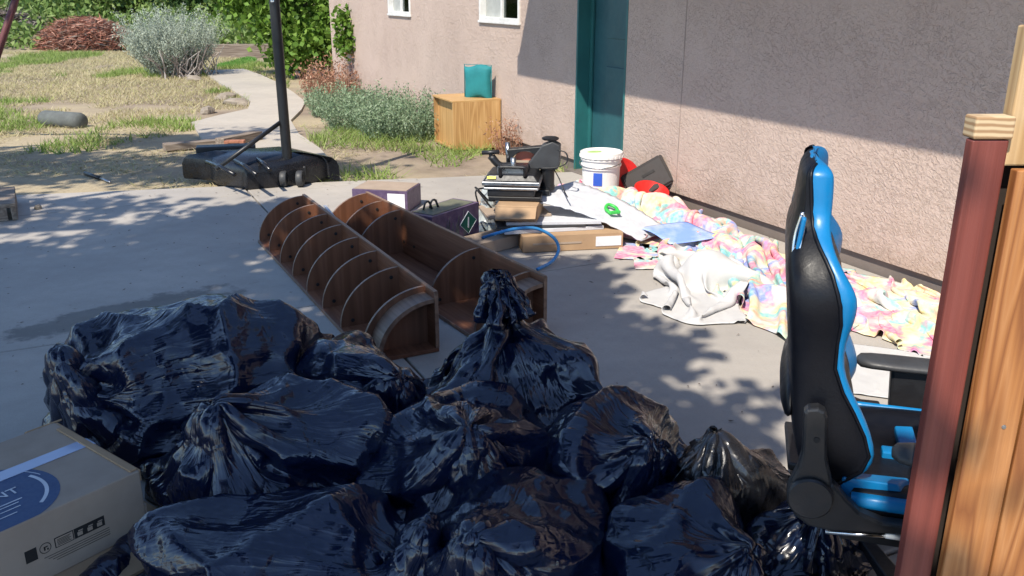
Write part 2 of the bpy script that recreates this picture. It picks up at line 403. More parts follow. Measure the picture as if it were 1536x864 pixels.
class MB:
    def __init__(s): s.V = []; s.F = []; s.n = 0
    def add(s, V, Fc):
        V = np.asarray(V, float); s.V.append(V); s.F += [tuple(int(i) + s.n for i in f) for f in Fc]; s.n += len(V); return s
    def box(s, c, d, R=None):
        d = np.array(d) / 2
        V = np.array([(x, y, z) for x in (-1, 1) for y in (-1, 1) for z in (-1, 1)], float) * d
        if R is not None: V = V @ np.asarray(R).T
        return s.add(V + np.array(c), [(0, 1, 3, 2), (4, 6, 7, 5), (0, 4, 5, 1), (2, 3, 7, 6), (0, 2, 6, 4), (1, 5, 7, 3)])
    def hexa(s, bottom, top):
        return s.add(list(bottom) + list(top), [(3, 2, 1, 0), (4, 5, 6, 7)] + [(i, (i + 1) % 4, 4 + (i + 1) % 4, 4 + i) for i in range(4)])
    def prism(s, poly, z0, z1, frame=None):
        """polygon (x,y) extruded z0..z1; frame = 4x4-like (R,t)"""
        n = len(poly)
        V = np.array([(x, y, z0) for x, y in poly] + [(x, y, z1) for x, y in poly], float)
        if frame is not None: V = V @ np.asarray(frame[0]).T + np.asarray(frame[1])
        return s.add(V, [tuple(range(n))[::-1], tuple(range(n, 2 * n))] + [(i, (i + 1) % n, n + (i + 1) % n, n + i) for i in range(n)])
    def tube(s, pts, r, n=10, cap=True, closed=False):
        P = np.array(pts, float); m = len(P); r = np.broadcast_to(np.array(r, float), (m,))
        T = np.gradient(P, axis=0); T /= np.linalg.norm(T, axis=1)[:, None] + 1e-12
        up = np.array([0, 0, 1.]) if abs(T[0][2]) < .9 else np.array([1., 0, 0])
        x = np.cross(up, T[0]); V = []
        a = np.linspace(0, 2 * np.pi, n, endpoint=False)
        for i in range(m):
            x = x - T[i] * np.dot(x, T[i]); x /= np.linalg.norm(x) + 1e-12; y = np.cross(T[i], x)
            V.append(P[i] + r[i] * (np.cos(a)[:, None] * x + np.sin(a)[:, None] * y))
        Fc = [(i * n + k, i * n + (k + 1) % n, (i + 1) * n + (k + 1) % n, (i + 1) * n + k) for i in range(m - 1) for k in range(n)]
        if cap: Fc += [tuple(range(n))[::-1], tuple((m - 1) * n + k for k in range(n))]
        return s.add(np.concatenate(V), Fc)
    def lathe(s, prof, n=32, R=None, t=(0, 0, 0), cap=True):
        a = np.linspace(0, 2 * np.pi, n, endpoint=False); m = len(prof)
        V = np.array([(r * math.cos(k), r * math.sin(k), z) for r, z in prof for k in a])
        if R is not None: V = V @ np.asarray(R).T
        Fc = [(i * n + k, i * n + (k + 1) % n, (i + 1) * n + (k + 1) % n, (i + 1) * n + k) for i in range(m - 1) for k in range(n)]
        if cap: Fc += [tuple(range(n))[::-1], tuple((m - 1) * n + k for k in range(n))]
        return s.add(V + np.array(t), Fc)
    def loft(s, rings, cap=True, closed=True):
        n = len(rings[0]); m = len(rings)
        Fc = [(i * n + k, i * n + (k + 1) % n, (i + 1) * n + (k + 1) % n, (i + 1) * n + k) for i in range(m - 1) for k in range(n if closed else n - 1)]
        if cap: Fc += [tuple(range(n))[::-1], tuple((m - 1) * n + k for k in range(n))]
        return s.add(np.concatenate([np.asarray(r, float) for r in rings]), Fc)
    def build(s, name, mat, parent=None, loc=None, rotz=0, smooth=False, bevel=0, seg=2, rel=False, sub=0, angle=None):
        V = np.concatenate(s.V)
        if rel: loc = np.array(rel if not isinstance(rel, bool) else [V[:, 0].mean(), V[:, 1].mean(), V[:, 2].min()]); V = V - loc
        me = new_mesh(name, V, s.F, mat, smooth or angle is not None)
        o = link(name, me, parent, loc, rotz)
        if angle is not None: me.set_sharp_from_angle(angle=math.radians(angle))
        if bevel:
            b = o.modifiers.new('bevel', 'BEVEL'); b.width = bevel; b.segments = seg; b.limit_method = 'ANGLE'; b.angle_limit = math.radians(40)
        if sub:
            b = o.modifiers.new('sub', 'SUBSURF'); b.levels = b.render_levels = sub
        return o
def bez(pts, n=24):
    """Catmull-Rom through points"""
    P = [np.array(p, float) for p in pts]; P = [2 * P[0] - P[1]] + P + [2 * P[-1] - P[-2]]
    out = []
    seg = len(P) - 3
    for i in range(seg):
        a, b, c, d = P[i:i + 4]
        for t in np.linspace(0, 1, max(2, n // seg), endpoint=(i == seg - 1)):
            out.append(.5 * ((2 * b) + (-a + c) * t + (2 * a - 5 * b + 4 * c - d) * t * t + (-a + 3 * b - 3 * c + d) * t ** 3))
    return np.array(out)
def rz3(a): c, s = math.cos(a), math.sin(a); return np.array([[c, -s, 0], [s, c, 0], [0, 0, 1.]])
def rx3(a): c, s = math.cos(a), math.sin(a); return np.array([[1., 0, 0], [0, c, -s], [0, s, c]])
def ry3(a): c, s = math.cos(a), math.sin(a); return np.array([[c, 0, s], [0, 1., 0], [-s, 0, c]])
def cards(P, U, W, L, Wd, fold=0.0):
    """many small leaves: centre P, long axis U, side axis W"""
    n = len(P); L = np.broadcast_to(L, (n,))[:, None]; Wd = np.broadcast_to(Wd, (n,))[:, None]
    nn = np.cross(U, W)
    V = np.stack([P - U * L * .5, P + W * Wd * .5 + nn * fold * Wd - U * L * .05, P + U * L * .5, P - W * Wd * .5 + nn * fold * Wd - U * L * .05], 1).reshape(-1, 3)
    i = np.arange(n)[:, None] * 4
    return V, np.concatenate([i, i + 1, i + 2, i + 3], 1)
def rand_frames(rng, n, up=None, spread=1.0):
    U = rng.normal(size=(n, 3))
    if up is not None: U = U * spread + np.array(up)
    U /= np.linalg.norm(U, axis=1)[:, None] + 1e-9
    W = np.cross(U, rng.normal(size=(n, 3))); W /= np.linalg.norm(W, axis=1)[:, None] + 1e-9
    return U, W
def big_mesh(name, V, Fc, mat, parent=None, loc=None):
    V = np.asarray(V, float)
    if loc is not None: V = V - np.array(loc)
    me = bpy.data.meshes.new(name)
    k = Fc.shape[1]
    me.vertices.add(len(V)); me.vertices.foreach_set('co', V.ravel())
    me.loops.add(Fc.size); me.loops.foreach_set('vertex_index', Fc.ravel().astype(np.int32))
    me.polygons.add(len(Fc)); me.polygons.foreach_set('loop_start', np.arange(len(Fc), dtype=np.int32) * k)
    me.polygons.foreach_set('loop_total', np.full(len(Fc), k, dtype=np.int32))
    me.materials.append(MAT[mat]); me.update(calc_edges=True)
    return link(name, me, parent, loc)
def grid_obj(name, G, wrap, mat, parent=None, loc=None, uv=None):
    n, m = G.shape[:2]; V = G.reshape(-1, 3)
    if loc is not None: V = V - np.array(loc)
    me = bpy.data.meshes.new(name); Fc = gridfaces(n, m, wrap)
    me.from_pydata(V.tolist(), [], Fc.tolist()); me.materials.append(MAT[mat])
    me.polygons.foreach_set('use_smooth', [True] * len(me.polygons))
    if uv is not None:                                  # material coordinates in metres along the film
        ly = me.uv_layers.new(name='film'); li = np.empty(len(me.loops), dtype=np.int32); me.loops.foreach_get('vertex_index', li); ly.data.foreach_set('uv', uv.reshape(-1, 2)[li].ravel())
    me.update()
    return link(name, me, parent, loc)

# ------------------------------------------------------------------ soft sheets: bags and cloth settle by a small position based solver
def _con(P,a,b,L,k,W,comp=1.0):
    A=P[a];B=P[b];d=B-A;l=np.sqrt((d*d).sum(-1))+1e-9
    e=(l-L)/l; e=np.where(e<0,e*comp,e)
    wa=W[a];wb=W[b];s=wa+wb; s=np.where(s>0,s,1)
    c=d*(k*e/s)[...,None]
    P[a]=A+c*wa[...,None];P[b]=B-c*wb[...,None]
def families(N,M,wrap):
    I=np.arange(N*M).reshape(N,M);F=[]
    def add(a,b,k): F.append((a.ravel(),b.ravel(),k))
    def hor(step,k):
        for c in range(2*step):
            cols=np.array([j for j in range(M) if (j%(2*step))==c and (wrap or j+step<M)])
            if len(cols)==0: continue
            add(I[:,cols],I[:,(cols+step)%M],k)
    def ver(step,k):
        for c in range(2*step):
            rows=np.array([i for i in range(N-step) if i%(2*step)==c])
            if len(rows): add(I[rows],I[rows+step],k)
    hor(1,1);ver(1,1)
    for s in (1,-1):
        for c in range(2):
            rows=np.array([i for i in range(N-1) if i%2==c])
            if wrap: a=I[rows];b=np.roll(I,-s,1)[rows+1]
            elif s==1: a=I[rows][:,:-1];b=I[rows+1][:,1:]
            else: a=I[rows][:,1:];b=I[rows+1][:,:-1]
            add(a,b,.6)
    hor(2,.25);ver(2,.25);hor(4,.12);ver(4,.12)
    return F
def soften(P,rest,N,M,wrap,iters,pin=None,blobs=(),grav=.0015,press=0.,damp=.9,floor=0.004,planes=(),seed=0,comp=1.0):
    """stable position-based sheet: P,rest (N*M,3)"""
    F=families(N,M,wrap); W=np.ones(N*M)
    if pin is not None: W[pin]=0
    Ls=[np.sqrt(((rest[b]-rest[a])**2).sum(-1)) for a,b,k in F]
    P=P.copy();V=np.zeros_like(P)
    for it in range(iters):
        P0=P.copy()
        V[:,2]-=grav
        if press:
            G=P.reshape(N,M,3)
            du=(np.roll(G,-1,1)-np.roll(G,1,1)) if wrap else np.gradient(G,axis=1)
            dv=np.gradient(G,axis=0); n=np.cross(du,dv); n/=np.sqrt((n*n).sum(-1))[...,None]+1e-9
            V+=press*n.reshape(-1,3)*W[:,None]
        P=P+V*W[:,None]
        for (a,b,k),L in zip(F,Ls): _con(P,a,b,L,k,W,comp)
        for c,R,r in blobs:
            q=((P-c)@R)/r; l=np.sqrt((q*q).sum(1)); m=l<1
            if m.any():
                q[m]/=(l[m]+1e-6)[:,None]; P[m]=c+(q[m]*r)@R.T
        for pc,pn in planes:
            d=(P-pc)@pn; m=d<0; P[m]-=d[m][:,None]*pn
        m=P[:,2]<floor
        P[m,2]=floor; 
        V=(P-P0)*damp; V[m]*=.3
        sp=np.sqrt((V*V).sum(1)); V*=np.minimum(1,.02/(sp+1e-9))[:,None]
    return P
def crump2(u,v,cell,amp,seed,K=2.,wu=0,tilt=.5):
    """ridged facet height over material coords (m); wu: wrap length in u"""
    nu=max(1,int(round(wu/cell))) if wu else 0
    cu=wu/nu if wu else cell
    rng=np.random.RandomState(seed); T=64
    J=rng.rand(T,T,2);h=rng.rand(T,T);g=rng.normal(size=(T,T,2))*tilt
    x=u/cu;y=v/cell;ix=np.floor(x).astype(int);iy=np.floor(y).astype(int)
    best=np.full(u.shape,-9.)
    for dx in(-2,-1,0,1,2):
        for dy in(-2,-1,0,1,2):
            kx=ix+dx;ky=iy+dy; hx=(kx%nu if nu else kx)%T; hy=ky%T
            ax=x-kx-J[hx,hy,0];ay=y-ky-J[hx,hy,1]
            val=h[hx,hy]+g[hx,hy,0]*ax+g[hx,hy,1]*ay-K*(ax*ax+ay*ay)
            best=np.maximum(best,val)
    return best*amp
def refine(G,wrap):
    """bilinear x2 of grid (N,M,3)"""
    N,M=G.shape[:2]
    R=np.roll(G,-1,1); h=(G+R)/2
    if not wrap: h=h[:,:-1]
    o=np.empty((N,2*M if wrap else 2*M-1,3)); o[:,0::2]=G;o[:,1::2]=h
    v=(o[:-1]+o[1:])/2; r=np.empty((2*N-1,)+o.shape[1:]); r[0::2]=o;r[1::2]=v
    return r
def smooth(G,wrap,n=1,k=.5):
    for _ in range(n):
        A=G.copy()
        if wrap: l=(np.roll(G,1,1)+np.roll(G,-1,1))/2; A=G+(l-G)*k
        else: A[:,1:-1]=G[:,1:-1]+((G[:,:-2]+G[:,2:])/2-G[:,1:-1])*k
        B=A.copy(); B[1:-1]=A[1:-1]+((A[:-2]+A[2:])/2-A[1:-1])*k
        G=B
    return G
def normals(G,wrap):
    if wrap: du=np.roll(G,-1,1)-np.roll(G,1,1)
    else: du=np.gradient(G,axis=1)
    dv=np.gradient(G,axis=0); n=np.cross(du,dv); return n/(np.sqrt((n*n).sum(-1))[...,None]+1e-9)
def gridfaces(N,M,wrap):
    I=np.arange(N*M).reshape(N,M)
    if wrap: J=np.roll(I,-1,1)
    else: J=I[:,1:];I=I[:,:-1]
    return np.stack([I[:-1],J[:-1],J[1:],I[1:]],-1).reshape(-1,4)
def rotz(a): c,s=math.cos(a),math.sin(a); return np.array([[c,-s,0],[s,c,0],[0,0,1.]])
def axis_frame(d):
    d=np.array(d,float);d/=np.linalg.norm(d); t=np.array([0,0,1.]) if abs(d[2])<.9 else np.array([1.,0,0])
    x=np.cross(t,d);x/=np.linalg.norm(x);y=np.cross(d,x);return np.stack([x,y,d],1)
def make_bag(c,r,knot=(0,0,1),rot=0,seed=0,M=108,N=72,loose=1.3,iters=110,press=.0009,collar=.35,obst=(),nblob=7,ch=.42,stand=False,tip=False,ridge=(.17,.062,.075,.022),grav=.0012,sm=0):
    rng=np.random.RandomState(seed); c=np.array(c,float); r=np.array(r,float)
    Rz=rotz(rot); A=axis_frame(knot)
    # support radius along the frame axes for an ellipsoid body
    def ext(d): return np.linalg.norm((Rz.T@d)*r)
    ez=ext(A[:,2]); ex=ext(A[:,0]); ey=ext(A[:,1])
    vs=np.linspace(0,1,N); th=np.linspace(0,2*np.pi,M,endpoint=False)
    vn=.80; jn=int(round(vn*(N-1))); vn=vs[jn]
    P=np.empty((N,M,3)); Q=np.empty((N,M,3))
    Rm=(ex+ey)/2
    prof=[];ph=rng.rand(8)*6.28
    for v in vs:
        if v<=vn:
            t=v/vn; a=-math.pi/2+t*math.pi*.97
            rr=math.cos(a); zz=math.sin(a)
            if t>.6: zz+=.1*((t-.6)/.4)**2
        else:
            t=(v-vn)/(1-vn); rr=.055+(collar*(min(1,t/.12)*(1-t)**.8) if tip else collar*t**1.2); zz=1.08+t*ch
        prof.append((max(rr,.03),zz))
    s=0; prev=None
    cosr=1.0
    for j,(rr,zz) in enumerate(prof):
        if prev is not None: s+=math.hypot((rr-prev[0])*Rm,(zz-prev[1])*ez)
        prev=(rr,zz)
        w=max(0,(vs[j]-.55)/.25); w=min(1,w)
        pl=1+w*.22*np.sign(np.sin(13*th+ph[0]+rng.rand()*.3))*np.abs(np.sin(13*th+ph[0]))**.6
        wob=1+.05*np.sin(2*th+ph[1]+3*vs[j])+.05*np.sin(3*th+ph[2]-4*vs[j])+.03*np.sin(5*th+ph[3]+6*vs[j])
        x=rr*ex*pl*wob*np.cos(th); y=rr*ey*pl*wob*np.sin(th)
        loc=np.stack([x,y,np.full(M,zz*ez)],1)
        if vs[j]>vn: # collar flops
            t=(vs[j]-vn)/(1-vn); loc[:,0]+=t*t*ez*.25*math.cos(ph[4]); loc[:,1]+=t*t*ez*.25*math.sin(ph[4])
            if tip: loc[:,1]*=.55
        P[j]=c+loc@A.T
        rad=Rm*loose*min(1.,.04+ (vs[j]/.24))
        Q[j]=np.stack([rad*np.cos(th),rad*np.sin(th),np.full(M,s*loose*.98+ (0 if vs[j]<.24 else 0))],1)
    P[:,:,:]+=rng.normal(size=P.shape)*.0015
    blobs=[]
    for i in range(nblob):
        d=rng.normal(size=3);d/=np.linalg.norm(d); d[2]*=.8
        br=r*(.38+.2*rng.rand(3)); bc=c+Rz@((r-br)*d*.95)
        blobs.append((bc,Rz@axis_frame(rng.normal(size=3)) if False else Rz,br))
    blobs.append((c,Rz,r*.72))
    pin=np.arange(jn*M,N*M if stand else (jn+1)*M)
    P=soften(P.reshape(-1,3),Q.reshape(-1,3),N,M,True,iters,pin=pin,blobs=blobs+list(obst),grav=grav,press=press,seed=seed)
    G=P.reshape(N,M,3); G=smooth(G,True,sm,.4)
    G=refine(G,True); G=smooth(G,True,1,.5)
    n=normals(G,True); N2,M2=G.shape[:2]
    circ=2*math.pi*Rm*loose; u=np.tile(np.linspace(0,circ,M2,endpoint=False),(N2,1)); v=np.tile(np.linspace(0,s*loose,N2)[:,None],(1,M2))
    w=np.clip((np.linspace(0,1,N2)-.05)/.2,0,1)[:,None]
    wn=1-(.5 if stand else .75)*np.clip((np.linspace(0,1,N2)-.6)/.2,0,1)[:,None]
    wv=u+.02*np.sin(v*23+seed)
    d=-crump2(wv,v,ridge[0],ridge[1],seed+11,wu=circ)-crump2(u,v,ridge[2],ridge[3],seed+5,wu=circ,K=1.6)-crump2(u,v*.5,.04,.005,seed+9,wu=circ,K=1.5)
    d=d-d.mean()
    G=G+n*(d*w*wn)[...,None]
    G[...,2]=np.maximum(G[...,2],.003)
    return G,blobs,np.stack([u,v],-1)
def make_sheet(P,rest,iters=80,wrap=False,**k):
    N,M=P.shape[:2]
    return soften(P.reshape(-1,3),rest.reshape(-1,3),N,M,wrap,iters,**k).reshape(N,M,3)

# ================================================================== THE SETTING
def smooth01(x): x = np.clip(x, 0, 1); return x * x * (3 - 2 * x)
def vnoise(x, y, seed=0):
    """cheap smooth value noise, numpy"""
    rng = np.random.RandomState(seed); T = rng.rand(64, 64)
    xi, yi = np.floor(x).astype(int), np.floor(y).astype(int); fx, fy = smooth01(x - xi), smooth01(y - yi)
    a, b, c, d = T[xi % 64, yi % 64], T[(xi + 1) % 64, yi % 64], T[xi % 64, (yi + 1) % 64], T[(xi + 1) % 64, (yi + 1) % 64]
    return (a * (1 - fx) + b * fx) * (1 - fy) + (c * (1 - fx) + d * fx) * fy
def gz(x, y):
    x = np.asarray(x, float); y = np.asarray(y, float)
    return -.045 + .03 * (vnoise(x * 1.3, y * 1.3, 2) - .5) + np.maximum(0, y - 24) * .09 + .5 * smooth01((y - 24) / 10) * vnoise(x * .3, y * .3, 4)
def atg(px, py):
    z = -.04
    for _ in range(6):
        p = at(px, py, z); z = float(gz(p[0], p[1]))
    p[2] = z; return p
_x = np.concatenate([np.linspace(-140, -18, 30), np.linspace(-17, 8, 101), np.linspace(9, 120, 28)])
_y = np.concatenate([np.linspace(-60, 0, 16), np.linspace(.5, 40, 130), np.linspace(41, 260, 50)])
_X, _Y = np.meshgrid(_x, _y)
_Z = gz(_X, _Y)
_G = np.stack([_X, _Y, _Z], -1)
ground = grid_obj('ground', _G, False, 'ground'); ground['kind'] = 'structure'

# house wall line: s runs along the wall away from the camera, t out from the wall, z up
WA, WB = at(1051, 320), at(1419, 448)
U3 = (WA - WB) / np.linalg.norm(WA - WB)
N3 = np.array([-U3[1], U3[0], 0]); N3 = N3 if N3[0] < 0 else -N3
def WL(s, t=0., z=0.): return WA + U3 * s + N3 * t + np.array([0, 0, z])
def wall_s(px, py):
    p = on_plane(px, py, WA, N3); return float(np.dot(p - WA, U3)), float(p[2])
WFRAME = np.stack([U3, N3, np.array([0, 0, 1.])], 1)       # local (s,t,z) -> world

# patio: slabs with joints square to the wall, cut off by the far edge
edge_a, edge_b = at(740, 262), at(0, 293)
ed = (edge_b - edge_a) / np.linalg.norm(edge_b - edge_a); en = np.array([ed[1], -ed[0], 0]); en = en if en[1] > 0 else -en
def clip(poly, p0, n):
    out = []
    for i in range(len(poly)):
        a, b = np.array(poly[i]), np.array(poly[(i + 1) % len(poly)])
        da, db = np.dot(a - p0[:2], n[:2]), np.dot(b - p0[:2], n[:2])
        if da <= 0: out.append(a)
        if (da < 0) != (db < 0): out.append(a + (b - a) * da / (da - db))
    return out
patio = tag(link('patio', None), None, None, kind='structure')
j0 = float(np.dot(at(0, 528) - WA, U3)); tt = float(np.dot(at(0, 528) - WA, N3))
tj = float(np.dot(np.array([-.95, 4.5, 0]) - WA, N3))
t_cuts = [-.02, tj, tj + 3.4, 9.2, 12.5]
s_cuts = [j0 + k * 2.75 for k in (-4, -3, -2, -1, 0, 1, 2)]
for i in range(len(s_cuts) - 1):
    for j in range(len(t_cuts) - 1):
        g = .006
        q = [WL(s, t)[:2] for s, t in ((s_cuts[i] + g, t_cuts[j] + g), (s_cuts[i + 1] - g, t_cuts[j] + g), (s_cuts[i + 1] - g, t_cuts[j + 1] - g), (s_cuts[i] + g, t_cuts[j + 1] - g))]
        q = clip(q, edge_a, en)
        if len(q) < 3: continue
        ar = sum(q[k][0] * q[(k + 1) % len(q)][1] - q[(k + 1) % len(q)][0] * q[k][1] for k in range(len(q)))
        if ar < 0: q = q[::-1]
        dz = random.Random(i * 7 + j).uniform(-.0035, 0)
        MB().prism(q, -.13, dz).build('slab', 'patio_concrete', patio, bevel=.006)
PATIO_IN = lambda x, y: ((np.stack([x, y], -1) - edge_a[:2]) @ en[:2]) < 0

def inpoly(x, y, poly):
    r = np.zeros(x.shape, bool); n = len(poly)
    for i in range(n):
        (x0, y0), (x1, y1) = poly[i][:2], poly[(i + 1) % n][:2]
        c = ((y0 > y) != (y1 > y)) & (x < (x1 - x0) * (y - y0) / (y1 - y0 + 1e-12) + x0)
        r ^= c
    return r
pl = [(345, 276), (330, 240), (305, 210), (287, 183), (330, 172), (372, 163), (376, 152), (352, 137), (330, 124), (312, 113), (300, 106)]
pr = [(366, 103), (392, 112), (418, 124), (440, 138), (458, 152), (452, 164), (436, 180), (448, 200), (480, 222), (502, 246), (512, 268)]
pathL = [at(*p, -.012)[:2] for p in pl]; pathR = [at(*p, -.012)[:2] for p in pr]
pathpoly = pathL + pathR
_ar = sum(pathpoly[k][0] * pathpoly[(k + 1) % len(pathpoly)][1] - pathpoly[(k + 1) % len(pathpoly)][0] * pathpoly[k][1] for k in range(len(pathpoly)))
path = MB().prism(pathpoly if _ar > 0 else pathpoly[::-1], -.12, -.012).build('path', 'path_concrete', rel=(0, 0, 0)); path['kind'] = 'structure'

# ---------------------------------------------------------------- house
s_d0, _ = wall_s(862, 200); s_d1, _ = wall_s(938.5, 120)          # door recess: far and near side
w1 = (wall_s(583, 10)[0], wall_s(616, 10)[0]); w2 = (wall_s(720, 15)[0], wall_s(780.5, 15)[0])
WZ0, WZ1 = wall_s(750, 32)[1], wall_s(750, 32)[1] + 1.05
s_sh, z_sh = wall_s(778, 107)                                      # corner of the roof's shadow on the wall
EAVE_Z = 2.42
tdrop = (EAVE_Z - z_sh) / -LIGHT[2]
EAVE_L = tdrop * float(np.dot(LIGHT, -N3)); EAVE_S = s_sh - tdrop * float(np.dot(LIGHT, U3))
S0, S1 = -9.0, wall_s(497, 60)[0]
house = thing('house', WL(0), 0, 'pink tan stucco house with recessed teal door and white windows', 'house')
def hb(mb, name, mat, parent=None, **k):
    """build from (s,t,z) coordinates, under the house"""
    V = np.concatenate(mb.V) @ WFRAME.T; m2 = MB(); m2.add(V, mb.F)
    return m2.build(name, mat, parent or house, **k)
Z_ST = .085
opens = [(s_d1, s_d0, -1, 2.08), (w2[1], w2[0], WZ0, WZ1), (w1[1], w1[0], WZ0, WZ1)]
def wall_piece(sa, sb, zt, ops):
    ss = sorted({sa, sb} | {v for o in ops for v in o[:2]}); zs = sorted({Z_ST, zt} | {v for o in ops for v in o[2:] if v > Z_ST})
    m = MB()
    for a, b in zip(ss[:-1], ss[1:]):
        for c, d in zip(zs[:-1], zs[1:]):
            if any(o[0] <= (a + b) / 2 <= o[1] and o[2] <= (c + d) / 2 <= o[3] for o in ops): continue
            m.box(((a + b) / 2, -.11, (c + d) / 2), (b - a, .22, d - c))
    return m
hb(wall_piece(S0, EAVE_S, EAVE_Z + .05, []), 'wall', 'stucco') if EAVE_S < s_d1 - .3 else None
hb(wall_piece(EAVE_S if EAVE_S < s_d1 - .3 else S0, S1, 3.6, opens), 'wall', 'stucco')
_sj = wall_s(1022, 150)[0]; hb(MB().box((_sj, .001, 1.2), (.007, .004, 2.2)), 'control_joint', 'soffit')
hb(MB().box(((S1 - .11), -2.4, 1.8), (.22, 4.4, 3.5)), 'side_wall', 'stucco')
hb(MB().box(((S0 + s_d1) / 2 - .01, -.125, Z_ST / 2 - .06), (s_d1 - S0 - .02, .2, Z_ST + .12)).box(((S1 + s_d0) / 2 + .01, -.125, Z_ST / 2 - .06), (S1 - s_d0 - .02, .2, Z_ST + .12)), 'foundation', 'foundation')
er = MB().prism([(EAVE_L, EAVE_Z), (EAVE_L, EAVE_Z + .14), (-3.5, EAVE_Z + 1.5), (-3.5, EAVE_Z)], S0, EAVE_S, (np.array([[0, 0, 1.], [1, 0, 0], [0, 1, 0]]), (0, 0, 0)))
roof_o = hb(er, 'roof', 'soffit')
hb(MB().box(((S0 + EAVE_S) / 2, EAVE_L + .012, EAVE_Z + .08), (EAVE_S - S0 + .02, .02, .17)), 'fascia', 'teal_trim', roof_o)
hb(MB().prism([(.3, 3.6), (.3, 3.72), (-3.5, 5), (-3.5, 3.6)], min(EAVE_S, S1 - 3) , S1 + .3, (np.array([[0, 0, 1.], [1, 0, 0], [0, 1, 0]]), (0, 0, 0))), 'roof', 'roof')
# door recess
RD = .135
dm = (s_d0 + s_d1) / 2; dw = s_d0 - s_d1
door = hb(MB().box((dm - .02, -RD - .025, 1.03), (dw - .04, .045, 2.02)), 'door', 'teal_paint', bevel=.003)
hb(MB().box((dm - .1, -RD + .001, 1.5), (.42, .012, .75)).box((dm - .1, -RD + .001, .55), (.42, .012, .7)), 'panel', 'teal_paint', door, bevel=.004)
hb(MB().lathe([(.005, 0), (.024, .0), (.03, .03), (.02, .055), (.004, .058)], 14, rx3(-math.pi / 2), (s_d1 + .1, -RD, .98)), 'handle', 'steel', door, smooth=True)
jm = hb(MB().box((s_d0 - .012, -RD / 2 + .002, 1.04), (.024, RD + .004, 2.08)).box((s_d1 + .012, -RD / 2 + .002, 1.04), (.024, RD + .004, 2.08)).box((dm, -RD / 2, 2.07), (dw - .05, RD, .02)), 'door_jamb', 'teal_trim', bevel=.002)
hb(MB().box((s_d0 - .045, -RD + .012, 1.03), (.04, .02, 2.0)).box((s_d1 + .06, -RD + .03, 1.03), (.07, .06, 2.0)), 'door_stop', 'teal_trim', jm, bevel=.002)
hb(MB().box((dm, -.08, -.02), (dw + .1, .3, .05)), 'threshold', 'foundation')
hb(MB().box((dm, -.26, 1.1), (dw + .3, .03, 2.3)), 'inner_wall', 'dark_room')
for (sb, sa) in (w1, w2):
    a, b = min(sa, sb), max(sa, sb); mid = (a + b) / 2; zc = (WZ0 + WZ1) / 2; hz = WZ1 - WZ0
    fw = .034
    wn = hb(MB().box((a + fw / 2, -.03, zc), (fw, .09, hz)).box((b - fw / 2, -.03, zc), (fw, .09, hz)).box((mid, -.03, WZ1 - fw / 2), (b - a - 2 * fw, .09, fw)).box((mid, -.03, WZ0 + fw / 2), (b - a - 2 * fw, .09, fw)), 'window', 'white_vinyl', bevel=.004)
    hb(MB().box((mid, .005, WZ0 - .012), (b - a + .02, .04, .024)), 'sill', 'white_vinyl', wn, bevel=.004)
    hb(MB().box((mid, -.045, zc), (.038, .05, hz - 2 * fw)), 'mullion', 'white_vinyl', wn, bevel=.003)
    for x0, x1, t in ((a + fw, mid - .02, -.045), (mid + .02, b - fw, -.055)):
        hb(MB().box(((x0 + x1) / 2, t, zc), (x1 - x0, .005, hz - 2 * fw)), 'pane', 'screen' if t < -.05 else 'glass', wn)
    bl = MB()
    for k in range(int(hz / .045)):
        bl.box((mid, -.095, WZ0 + .04 + k * .045), (b - a - .06, .044, .003), rx3(math.radians(66)))
    hb(bl, 'blind', 'blind', wn)
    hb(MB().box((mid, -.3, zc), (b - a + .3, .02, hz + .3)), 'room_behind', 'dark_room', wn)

# ---------------------------------------------------------------- plants
def leafy(rng, n, c, r, shell=.55, flat=0.):
    d = rng.normal(size=(n, 3)); d /= np.linalg.norm(d, axis=1)[:, None]
    k = shell + (1 - shell) * rng.rand(n) ** .6
    return np.array(c) + d * np.array(r) * k[:, None]
def limbs(rng, base, tips, r0, bend=.25, n=7):
    m = MB()
    for t in tips:
        base_ = np.array(base, float); t = np.array(t, float)
        mid = base_ + (t - base_) * .45 + rng.normal(size=3) * bend * np.linalg.norm(t - base_) * .25
        P = bez([base_, mid, t], 8); m.tube(P, np.linspace(r0, r0 * .25, len(P)), 6)
    return m
def tree(name, label, cat, base, h_trunk, crowns, n, leaf, mat, seed, r0=.12, group=None, twigs=None):
    """trunk with limbs to every crown clump; the crown is many leaves in clumps"""
    rng = np.random.RandomState(seed); base = np.array(base, float)
    t = thing(name, base, 0, label, cat, group)
    top = base + np.array([rng.normal() * .1, rng.normal() * .1, h_trunk])
    m = MB(); P = bez([base - base, (top - base) * .5 + rng.normal(size=3) * .06, top - base], 8)
    m.tube(P, np.linspace(r0, r0 * .65, len(P)), 9)
    V = limbs(rng, top - base, [np.array(c[:3]) - base for c in crowns], r0 * .6)
    m.add(np.concatenate(V.V), V.F); m.build('trunk', 'bark', t, smooth=True)
    tot = sum(c[3] * c[4] * c[5] for c in crowns) ; Ps = []
    ws = np.array([(c[3] * c[4] * c[5]) ** .67 for c in crowns]); ws /= ws.sum()
    for c, w in zip(crowns, ws):
        k = max(6, int(16 * (c[3] * c[4] * c[5]) ** .33))
        cc = leafy(rng, k, c[:3], c[3:6], .35)
        for q in cc: Ps.append(q + rng.normal(size=(int(n * w / k) + 1, 3)) * np.array(c[3:6]) * .27)
    P = np.concatenate(Ps); U, W = rand_frames(rng, len(P), (0, 0, -.5))
    V, Fc = cards(P, U, W, leaf * (.7 + .6 * rng.rand(len(P))), leaf * .7 * (.7 + .6 * rng.rand(len(P))), .12)
    big_mesh('crown', V - base, Fc, mat, t)
    return t
